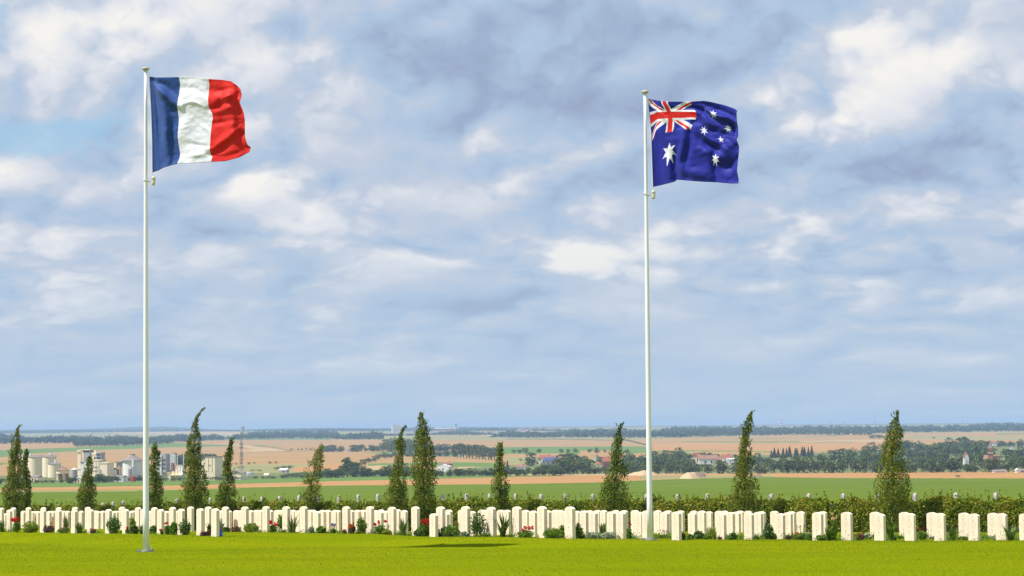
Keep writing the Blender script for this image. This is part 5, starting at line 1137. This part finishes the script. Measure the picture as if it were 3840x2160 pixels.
# lattice mast
def mast(label, px, yb, yt, wpx, m='steel', plat=(), Y=None, name='lattice_mast', bands=False):
    b = FarB(name, label, 'mast', px, yb, .5, Y=Y); w0 = wpx*b.k/2; H = (yb-yt)*b.k; mb = MB(); n = 16; rr = max(.05, w0*.09)
    L = lambda t: lerp(t, w0, w0*.35)
    for sx in (-1, 1):
        for sy in (-1, 1): mb.tube([(sx*L(t)*1., sy*L(t), H*t) for t in np.linspace(0, 1, 6)], rr, 4)
    for i in range(n):
        t0, t1 = i/n, (i+1)/n
        for sy in (-1, 1):
            mb.tube([(-L(t0), sy*L(t0), H*t0), (L(t1), sy*L(t1), H*t1)], rr*.6, 4); mb.tube([(L(t0), sy*L(t0), H*t0), (-L(t1), sy*L(t1), H*t1)], rr*.6, 4); mb.tube([(-L(t1), sy*L(t1), H*t1), (L(t1), sy*L(t1), H*t1)], rr*.6, 4)
    mb.build('lattice', [MT[m]], b.root)
    for y in plat:
        b.box('antenna_platform', px-7, px+7, y-1.2, y+1.2, 9*b.k, 'steel'); b.cyl('antenna', px-5, 1.6, y-6, y+5, 'greyw', n=8); b.cyl('antenna', px+5, 1.6, y-6, y+4, 'greyw', n=8)
    if bands:
        for k in range(6): b.box('painted_section', px-2, px+2, lerp(k/6, yb, yt)-(yb-yt)/6, lerp(k/6, yb, yt), 4*b.k, 'red_paint' if k % 2 else 'white_paint')
    return b
mast('tall grey lattice mast carrying antenna platforms beside the factory', 905, 1765, 1618, 9, 'steel', (1665, 1678, 1701, 1710, 1724))
mast('distant red and white banded mast on the right skyline', 2930, 1606, 1574, 3, 'steel', (), 12000, 'lattice_mast', True)
def pylon(px, yt, yb, lab, Y=11000):
    b = FarB('pylon', lab, 'pylon', px, yb, Y=Y, group='distant pylons on the skyline'); mb = MB(); k = b.k; H = (yb-yt)*k; w_ = 2.2*k
    for sx in (-1, 1): mb.tube([(sx*w_, 0, 0), (sx*w_*.25, 0, H*.7), (0, 0, H)], .55, 4)
    for i in range(4): mb.tube([(-w_*(1-i/5), 0, H*.7*i/4), (w_*(1-(i+1)/5), 0, H*.7*(i+1)/4)], .35, 4)
    mb.build('tower', MT['steel'], b.root); mb = MB()
    for z, L in ((.72, 2.0), (.84, 1.6), (.95, 1.1)): mb.tube([(-w_*L, 0, H*z), (w_*L, 0, H*z)], .4, 4)
    mb.build('crossarm', MT['steel'], b.root)
for px, yt, yb, lab in ((3114, 1578, 1596, 'faint pylon on the skyline, leftmost of the right-hand ones'), (3163, 1583, 1596, 'faint pylon on the skyline, second of the right-hand ones'), (3281, 1577, 1598, 'faint pylon on the skyline left of the widest tree'), (3609, 1573, 1592, 'faint pylon on the skyline near the right edge'), (2868, 1588, 1600, 'faint pylon on the skyline left of the red-white mast')): pylon(px, yt, yb, lab)
# far skyline buildings
b = FarB('water_tower', 'mushroom-shaped water tower on the skyline behind the mast', 'water tower', 910, 1640, Y=7000); b.cyl('shaft', 910, 5, 1606, 1640, 'greyw'); 
mb = MB(); k = b.k; mb.lathe([(5*k, b.Zz(1609)), (8*k, b.Zz(1602)), (7.5*k, b.Zz(1599)), (1*k, b.Zz(1597.5))], 0, 0, 20); mb.build('tank', MT['greyw'], b.root); b.box('antenna', 909.6, 910.4, 1590, 1598, .6, 'steel')
b = FarB('apartment_tower', 'large pale grey tower block on the misty skyline', 'building', 1486, 1624, .15, Y=8000); b.box('wall', 1470, 1503, 1595, 1626, 22, 'whitew'); b.box('roof', 1474, 1499, 1593, 1595, 16, 'greyw'); b.box('antenna', 1484.5, 1485.5, 1586, 1593, .8, 'steel')
b.windows(range(1474, 1502, 5), range(1600, 1622, 5), 2, 2, -11.05)
b = FarB('apartment_tower', 'smaller grey tower block right of the larger one', 'building', 1552, 1624, .1, Y=8500); b.box('wall', 1546, 1560, 1601, 1626, 14, 'greyw'); b.box('roof', 1547, 1559, 1600, 1601, 12, 'whitew')
b.windows(range(1548, 1560, 4), range(1605, 1622, 5), 1.6, 2, -7.05)
b = FarB('water_tower', 'thin stalked water tower right of the middle trees', 'water tower', 1710, 1614, Y=9000); b.cyl('shaft', 1710, 3, 1594, 1616, 'greyw'); mb = MB(); k = b.k; mb.lathe([(3*k, b.Zz(1595)), (5.5*k, b.Zz(1591)), (5*k, b.Zz(1588.5)), (1*k, b.Zz(1587))], 0, 0, 16); mb.build('tank', MT['greyw'], b.root)
b = FarB('long_building', 'long pinkish building low on the skyline', 'building', 1675, 1614, Y=9500); b.box('wall', 1632, 1718, 1606.5, 1615, 14, 'roof_brown'); b.gable('roof', 1632, 1718, 1606.5, 1604.5, 14, 'whitew'); b.windows(range(1640, 1716, 9), (1610,), 3, 2.5, -7.1)
def house(label, x0, x1, yt, ye, yb, wall='whitew', roof='roof_red', along='x', dep=None, rz=0, name='house', Y=None, win=2, yg=None, group=None):
    b = FarB(name, label, 'house' if name != 'barn' else 'barn', (x0+x1)/2, yb, rz, Y=Y, group=group); d = dep or max(5, abs(x1-x0)*b.k*.6); d = min(d, 12)
    b.box('wall', x0, x1, ye, yb, d, wall)
    if along == 'y':   # gable wall facing the viewer
        a, c = b.X(x0), b.X(x1); meshob('gable_wall', [(a, -d/2-.02, b.Zz(ye)), (c, -d/2-.02, b.Zz(ye)), ((a+c)/2, -d/2-.02, b.Zz(yt)-.12), (a, d/2, b.Zz(ye)), (c, d/2, b.Zz(ye)), ((a+c)/2, d/2, b.Zz(yt)-.12)], [(0, 1, 2), (4, 3, 5), (0, 2, 5, 3), (2, 1, 4, 5)], MT[wall], b.root)
        m_ = (x0+x1)/2; z0, z1 = b.Zz(ye), b.Zz(yt); a2, c2, mm = a-.3, c+.3, (a+c)/2
        for sgn, e in ((-1, a2), (1, c2)): meshob('roof', [(e, -d/2-.1, z0-.1), (mm, -d/2-.1, z1), (mm, d/2+.2, z1), (e, d/2+.2, z0-.1), (e, -d/2-.1, z0+.15), (mm, -d/2-.1, z1+.25), (mm, d/2+.2, z1+.25), (e, d/2+.2, z0+.15)], [(0,1,2,3),(4,5,6,7),(0,1,5,4),(3,2,6,7),(0,3,7,4)], MT[roof], b.root)
    else: b.gable('roof', x0, x1, ye, yt, d, roof)
    if win: b.windows(np.linspace(x0, x1, win+2)[1:-1], ((ye+yb)/2,), max(1.6, (x1-x0)*.09), max(1.8, (yb-ye)*.38), -d/2-.03)
    mb = MB(); cxx = b.X(x0+(x1-x0)*.75); zz = b.Zz(yt); mb.box(cxx-.35, cxx+.35, -.35, .35, zz-1.2, zz+.7); mb.build('chimney', MT['brick'], b.root); return b
house('white house with terracotta roof far on the skyline', 1822, 1853, 1617, 1620, 1632, 'whitew', 'roof_red', win=5, Y=7000)
WV = 'white blocks of the skyline town'
for k, (x0, x1, yt, yb) in enumerate([(1940,1953,1608,1618),(1956,1968,1611,1620),(1970,1982,1609,1620),(1984,1996,1612,1621),(1998,2012,1610,1619),(2030,2042,1611,1619),(2044,2056,1607,1617),(2058,2068,1609,1617),(2070,2080,1606,1616)]):
    house(f'small white and red building of the skyline town, {ORD[k]} from the left', x0, x1, yt, yt+3, yb+5, 'whitew' if k % 3 else 'plaster', 'roof_red' if k % 2 else 'roof_brown', win=3, Y=9000, group=WV)
house('low white farmhouse with blue-grey roof among trees, left of the middle', 1300, 1327, 1682, 1686, 1694, 'whitew', 'roof_grey', win=3)
house('white barn with gable facing front right of the middle trees', 1642, 1690, 1741, 1749, 1768, 'whitew', 'whitew', 'y', win=1, name='barn', rz=-.35)
house('long brown-tiled barn roof behind the white barn', 1652, 1697, 1731, 1738, 1756, 'brick', 'roof_brown', name='barn')
house('pale house with tan roof at the left of the village', 1935, 1972, 1742, 1750, 1770, 'whitew', 'roof_brown')
house('red-tiled farmhouse with small white gable in the village', 2022, 2068, 1705, 1719, 1740, 'whitew', 'roof_red')
house('barn with bright blue solar roof in the village', 2040, 2086, 1714, 1726, 1745, 'greyw', 'roof_blue', name='barn')
house('long low brown roof right of the solar barn', 2070, 2128, 1706, 1716, 1730, 'plaster', 'roof_brown')
house('white gabled cottage left of the right flagpole', 2230, 2243, 1706, 1713, 1730, 'whitew', 'roof_brown', 'y', win=1)
house('orange-roofed cottage left of the right flagpole', 2234, 2252, 1732, 1740, 1756, 'plaster', 'roof_red', win=1)
house('crimson-roofed house with dormer beside the columnar tree', 2260, 2288, 1712, 1730, 1756, 'brick', 'roof_red')
house('white shed left of the village wood by the right flagpole', 2358, 2368, 1704, 1712, 1730, 'whitew', 'roof_brown', 'y', win=0)
house('red-roofed house with cream gable end, first right of the right flagpole', 2592, 2626, 1701, 1712, 1742, 'plaster', 'roof_red')
house('long maroon-roofed house with white gable in the right village', 2620, 2690, 1706, 1720, 1742, 'whitew', 'roof_brown')
house('bright red steep roof house in the right village', 2708, 2741, 1704, 1716, 1742, 'whitew', 'roof_red')
house('white shed in front of the bright red roof', 2725, 2752, 1717, 1721, 1742, 'whitew', 'whitew', win=1)
house('low brick-roofed house left of the bright red one', 2688, 2722, 1717, 1723, 1742, 'brick', 'roof_red')
house('small tan cottage peeping out of the right wood', 3010, 3040, 1729, 1736, 1758, 'plaster', 'roof_brown')
house('pointed red-roofed house left of the church', 3614, 3632, 1699, 1715, 1745, 'whitew', 'roof_red', 'y', win=1)
house('white house with brown roof above the church, upper one', 3722, 3747, 1655, 1660, 1672, 'whitew', 'roof_brown')
house('small bright white house right of the church', 3788, 3799, 1673, 1678, 1688, 'whitew', 'roof_grey', 'y', win=1)
house('low grey cottage on the field edge at the right', 3724, 3772, 1760, 1765, 1771, 'whitew', 'roof_grey')
house('white gabled cottage at the right end of the valley', 3809, 3821, 1757, 1763, 1772, 'whitew', 'whitew', 'y', win=1)
house('long grey roof joined behind the white gabled cottage', 3822, 3850, 1757, 1763, 1771, 'greyw', 'roof_grey')
# church
b = FarB('church', 'brick village church with slim grey spire among the trees', 'church', 3716, 1750)
b.box('tower', 3707, 3725, 1680, 1750, 18*b.k, 'brick'); k = b.k
mb = MB(); r0 = 9.5*k; mb.v = [(-r0, -r0, b.Zz(1680)), (r0, -r0, b.Zz(1680)), (r0, r0, b.Zz(1680)), (-r0, r0, b.Zz(1680)), (0, 0, b.Zz(1650))]; mb.f = [(0, 1, 4), (1, 2, 4), (2, 3, 4), (3, 0, 4), (3, 2, 1, 0)]; mb.m = [0]*5; mb.build('spire', MT['roof_grey'], b.root)
for x in (3706.5, 3725.5): b.cyl('pinnacle', x, 1.4, 1672, 1680, 'brick', n=6)
b.box('nave', 3690, 3745, 1722, 1750, 8, 'brick', dy=5); b.gable('nave_roof', 3690, 3745, 1722, 1706, 10, 'roof_brown').location.y = 5
b.windows((3712, 3720), (1690, 1704), 3, 6, -9*k-.05); b.box('cornice', 3706, 3726, 1697, 1699, 20*k, 'whitew')
# sand heaps and roadside things
def heap(label, x0, x1, yt, yb, m, seed):
    p = T((x0+x1)/2, yb); k = p[1]/F; L = (x1-x0)*k/2; H = (yb-yt)*k; n, r_ = 40, 12; v = []; f = []
    for i in range(r_+1):
        t = i/r_
        for j in range(n):
            a = 6.2832*j/n; rr = (1-t)*(1+.16*noise.noise(Vector((math.cos(a)*1.7, math.sin(a)*1.7, seed+t*2)))); z = H*(math.sin(t*1.57)**.85)*(1+.30*noise.noise(Vector((math.cos(a)*2.3*(1-t)+seed, math.sin(a)*2*(1-t), t*2))))
            v.append((L*rr*math.cos(a)+L*.12*t, 9*rr*math.sin(a), z-.1))
    for i in range(r_):
        for j in range(n): f.append((i*n+j, i*n+(j+1) % n, (i+1)*n+(j+1) % n, (i+1)*n+j))
    f.append(tuple(r_*n+j for j in range(n))); o = meshob('sand_heap', v, f, MT[m], loc=tuple(p)); tag(o, label, 'heap')
heap('wide pale sand heap just behind the right flagpole', 2345, 2478, 1765, 1782, 'sand', 1)
heap('pale yellow sand heap right of the right flagpole', 2545, 2632, 1769, 1794, 'sand', 5)
heap('brown earth heap behind the pale yellow sand heap', 2590, 2650, 1769, 1786, 'earth', 8)
heap('dark low earth heap at the foot of the columnar tree', 2826, 2860, 1776, 1787, 'earth', 11)
for k, x in enumerate((3772, 3781, 3790)):
    b = FarB('marker_post', f'tiny yellow marker on the tan field, {ORD[k]} of three', 'marker', x, 1787, group='yellow markers on the tan field'); b.box('head', x-2, x+2, 1781, 1784.5, .5, 'yellow'); b.box('post', x-.5, x+.5, 1784.5, 1787, .25, 'steel')
# ------------------------------------------------------------------ haze
hz = MB(); hz.box(-26000, 26000, -700, 22500, -72, 34); hb = hz.build('haze', []); tag(hb, kind='stuff', label='thin blue summer haze over the valley', cat='haze')
hm = bpy.data.materials.new('haze'); hm.use_nodes = True; n_ = hm.node_tree; 
for q in list(n_.nodes):
    if q.type == 'BSDF_PRINCIPLED': n_.nodes.remove(q)
pv_ = n_.nodes.new('ShaderNodeVolumePrincipled'); pv_.inputs['Density'].default_value = HAZE_D; pv_.inputs['Color'].default_value = (.52, .73, 1.0, 1); pv_.inputs['Anisotropy'].default_value = .0
n_.links.new(pv_.outputs[0], n_.nodes['Material Output'].inputs['Volume']); hb.data.materials.append(hm)

# ------------------------------------------------------------------ light and sky
sun_dir = Vector((-6.4, -1.9, 10.6)).normalized()
sd = bpy.data.lights.new('sun', 'SUN'); sd.energy = 4.4; sd.angle = math.radians(.5); sd.color = (1, .965, .91)
so = bpy.data.objects.new('sun', sd); COL.objects.link(so); so.rotation_euler = sun_dir.to_track_quat('Z', 'Y').to_euler(); so.location = (0, 0, 50)
w = bpy.data.worlds.new('World'); scene.world = w; w.cycles.sampling_method = 'MANUAL'; w.cycles.sample_map_resolution = 512; w.use_nodes = True; nt = w.node_tree
bg = nt.nodes['Background']; STR = .1; bg.inputs['Strength'].default_value = STR
sky = nt.nodes.new('ShaderNodeTexSky'); sky.sky_type = 'NISHITA'; sky.sun_disc = False
sky.sun_elevation = math.asin(sun_dir.z); sky.sun_rotation = math.atan2(sun_dir.x, sun_dir.y)
def link(a, b): nt.links.new(a, b)
def M(op, a, b=None, c=None, clamp=False):
    n = nt.nodes.new('ShaderNodeMath'); n.operation = op; n.use_clamp = clamp
    for i, q in enumerate((a, b, c)):
        if q is None: continue
        if isinstance(q, (int, float)): n.inputs[i].default_value = q
        else: link(q, n.inputs[i])
    return n.outputs[0]
tc = nt.nodes.new('ShaderNodeTexCoord'); sx = nt.nodes.new('ShaderNodeSeparateXYZ'); link(tc.outputs['Generated'], sx.inputs[0])
ay = M('ADD', M('ABSOLUTE', sx.outputs[1]), .03)
U = M('DIVIDE', sx.outputs[0], ay); Vv = M('DIVIDE', sx.outputs[2], ay)       # tangent-plane sky coordinates, straight ahead = 0,0
Vc = M('MAXIMUM', Vv, 0.0)
LG = M('LOGARITHM', M('ADD', Vc, .04), math.e)
def comb(a, b, c=0.0):
    n = nt.nodes.new('ShaderNodeCombineXYZ')
    for i, q in enumerate((a, b, c)):
        if isinstance(q, (int, float)): n.inputs[i].default_value = q
        else: link(q, n.inputs[i])
    return n.outputs[0]
def NZ(vec, scale, detail, rough=.55, dist=0.):
    n = nt.nodes.new('ShaderNodeTexNoise'); n.noise_dimensions = '2D'; n.inputs['Scale'].default_value = scale; n.inputs['Detail'].default_value = detail
    n.inputs['Roughness'].default_value = rough; n.inputs['Distortion'].default_value = dist; link(vec, n.inputs['Vector']); return n
# log elevation squeezes the clouds flat toward the horizon
def rot(a, b):
    return comb(M('ADD', M('MULTIPLY', a, .82), M('MULTIPLY', b, .57)), M('SUBTRACT', M('MULTIPLY', b, .82), M('MULTIPLY', a, .57)), 0)
CA = M('MULTIPLY_ADD', U, 7.8, 1.3); CB = M('MULTIPLY', LG, 1.95)
cu = rot(CA, CB)
cl = rot(M('ADD', CA, -.05), M('ADD', CB, .085))      # shifted toward the light
wn = NZ(cu, 2.2, 4, .6); ws_ = nt.nodes.new('ShaderNodeSeparateColor'); link(wn.outputs['Color'], ws_.inputs[0])
Uw = M('ADD', U, M('MULTIPLY', M('SUBTRACT', ws_.outputs[0], .5), .06)); Vw = M('ADD', Vv, M('MULTIPLY', M('SUBTRACT', ws_.outputs[1], .5), .035))
UVW = comb(Uw, Vw, 0)
def gauss(px, py, rx, ry):
    u0 = (px-1920)/F; v0 = (1600-(px-1920)*math.tan(roll)-py)/F
    n = nt.nodes.new('ShaderNodeVectorMath'); n.operation = 'MULTIPLY_ADD'; link(UVW, n.inputs[0]); n.inputs[1].default_value = (F/rx, F/ry, 0); n.inputs[2].default_value = (-u0*F/rx, -v0*F/ry, 0)
    d = nt.nodes.new('ShaderNodeVectorMath'); d.operation = 'DOT_PRODUCT'; link(n.outputs[0], d.inputs[0]); link(n.outputs[0], d.inputs[1])
    return M('POWER', 1/math.e, d.outputs['Value'])
BL = [(500,150,600,200,.30),(1080,300,280,120,.24),(750,60,300,90,.10),(60,420,200,60,.06),(1900,300,620,210,-.30),(1350,110,330,140,-.10),(2350,430,460,120,-.20),(2650,150,420,140,-.16),(1500,520,420,80,-.12),
      (2990,470,170,100,.50),(3550,130,440,180,.17),(3600,360,320,120,.22),(3150,330,180,90,.12),(3400,610,620,80,-.30),(3500,745,520,50,.18),(2380,925,420,40,.20),(2170,1010,230,55,.34),(1750,960,380,50,.16),
      (2950,910,170,45,.26),(3100,1090,340,45,.18),(950,710,300,80,.26),(1240,850,200,60,.30),(250,1000,400,80,.24),(330,840,420,60,-.08),(180,720,240,60,.14),(1980,600,380,45,.16),(700,560,260,70,-.06),
      (750,1190,260,60,.12),(200,1250,170,45,.18),(1620,1350,200,35,.18),(1300,1190,300,50,.16),(1900,1150,700,50,-.10),(1300,700,460,60,-.12),(750,930,420,60,-.12),(2800,740,500,70,-.16),(3000,1000,500,50,-.08)]
tot = None
for (x, y, rx, ry, a) in BL:
    tot = M('MULTIPLY', gauss(x, y, rx, ry), a) if tot is None else M('MULTIPLY_ADD', gauss(x, y, rx, ry), a, tot)
wv = NZ(cu, 3.0, 3, .6); 
def VADD(a, b, k):
    n = nt.nodes.new('ShaderNodeVectorMath'); n.operation = 'MULTIPLY_ADD'; link(b, n.inputs[0]); n.inputs[1].default_value = (k, k, k); link(a, n.inputs[2]); return n.outputs[0]
def BIL(vec, sc, det, rough=.5):
    n = nt.nodes.new('ShaderNodeTexNoise'); n.noise_dimensions = '2D'; n.noise_type = 'RIDGED_MULTIFRACTAL'; n.normalize = False
    n.inputs['Scale'].default_value = sc; n.inputs['Detail'].default_value = det; n.inputs['Roughness'].default_value = rough; n.inputs['Offset'].default_value = 1.0; n.inputs['Gain'].default_value = 1.6; link(vec, n.inputs['Vector']); return n.outputs['Fac']
def puffs(base, dens):
    v = VADD(base, wv.outputs['Color'], .16)
    return M('MULTIPLY', M('SUBTRACT', 1.0, BIL(v, 2.0, 5.5, .52)), BK)
BK = .15; LK = 1.15; BIAS = .605
pA = puffs(cu, 1); pB = puffs(cl, 1)
nA = NZ(cu, 1.5, 8, .55).outputs['Fac']; nC = NZ(cu, 9, 5, .62).outputs['Fac']
lit = M('MULTIPLY', M('SUBTRACT', pA, pB), LK)
amp = M('MINIMUM', M('MULTIPLY', Vc, 17.0), 1.0)          # less contrast low down
body = M('ADD', M('MULTIPLY', M('SUBTRACT', nA, .5), .62), M('ADD', M('MULTIPLY', pA, 1.0), M('MULTIPLY', M('SUBTRACT', nC, .5), .07)))
bright = M('ADD', M('MULTIPLY', M('ADD', M('ADD', body, lit), tot), M('MULTIPLY_ADD', amp, .55, .45)), BIAS)
cr = nt.nodes.new('ShaderNodeValToRGB'); link(bright, cr.inputs[0]); e = cr.color_ramp.elements
stops = [(0.0, lin(153, 166, 194)), (.22, lin(160, 179, 208)), (.5, lin(178, 199, 224)), (.68, lin(196, 207, 224)), (.86, lin(226, 229, 236)), (1.0, lin(246, 244, 240))]
while len(e) < len(stops): e.new(.5)
for i, (p, c) in enumerate(stops): e[i].position = p; e[i].color = c
# scale cloud radiance to the background strength
def MIX(f, a, b):
    n = nt.nodes.new('ShaderNodeMix'); n.data_type = 'RGBA'
    if isinstance(f, (int, float)): n.inputs[0].default_value = f
    else: link(f, n.inputs[0])
    for s_, q in ((6, a), (7, b)):
        if isinstance(q, tuple): n.inputs[s_].default_value = q
        else: link(q, n.inputs[s_])
    return n.outputs[2]
def SC(col, k):
    n = nt.nodes.new('ShaderNodeVectorMath'); n.operation = 'SCALE'; n.inputs[3].default_value = k; link(col, n.inputs[0]); return n.outputs[0]
hazeF = M('POWER', M('SUBTRACT', 1.0, M('MINIMUM', M('MULTIPLY', Vc, 10.5), 1.0)), 1.3)
cloud = MIX(M('MULTIPLY', hazeF, .72), cr.outputs[0], lin(182, 206, 228))
cloud = SC(cloud, 1/STR/2**EXPO)
# blue gap on the left and a few torn holes
gap = M('ADD', M('MULTIPLY', gauss(230, 520, 260, 75), 1.0), M('ADD', M('MULTIPLY', gauss(20, 120, 90, 200), .5), M('MULTIPLY', gauss(120, 600, 160, 50), .5)))
gap = M('MULTIPLY', M('SUBTRACT', M('ADD', gap, M('MULTIPLY', M('SUBTRACT', nC, .5), .9)), .28), 1.9, None, True)
blue = MIX(.55, sky.outputs[0], tuple(c/STR/2**EXPO for c in lin(128, 196, 240)[:3])+(1,))
final = MIX(M('MULTIPLY', gap, .62), cloud, blue)
link(final, bg.inputs['Color'])

scene.view_settings.view_transform = 'Standard'; scene.view_settings.look = 'None'; scene.view_settings.exposure = EXPO; scene.view_settings.gamma = 1
bpy.data.objects['camera'].name = 'camera'
scene.render.resolution_x = 1024; scene.render.resolution_y = 576
scene.render.engine = 'CYCLES'; scene.cycles.max_bounces = 4; scene.cycles.volume_bounces = 0; scene.cycles.transparent_max_bounces = 4
for k, v in LABELS.items():
    if len(v) > 1 and not v[0][1]: print('DUP LABEL', k, v)
    n = len(k.split())
    if n < 4 or n > 16: print('LABEL LEN', n, k)
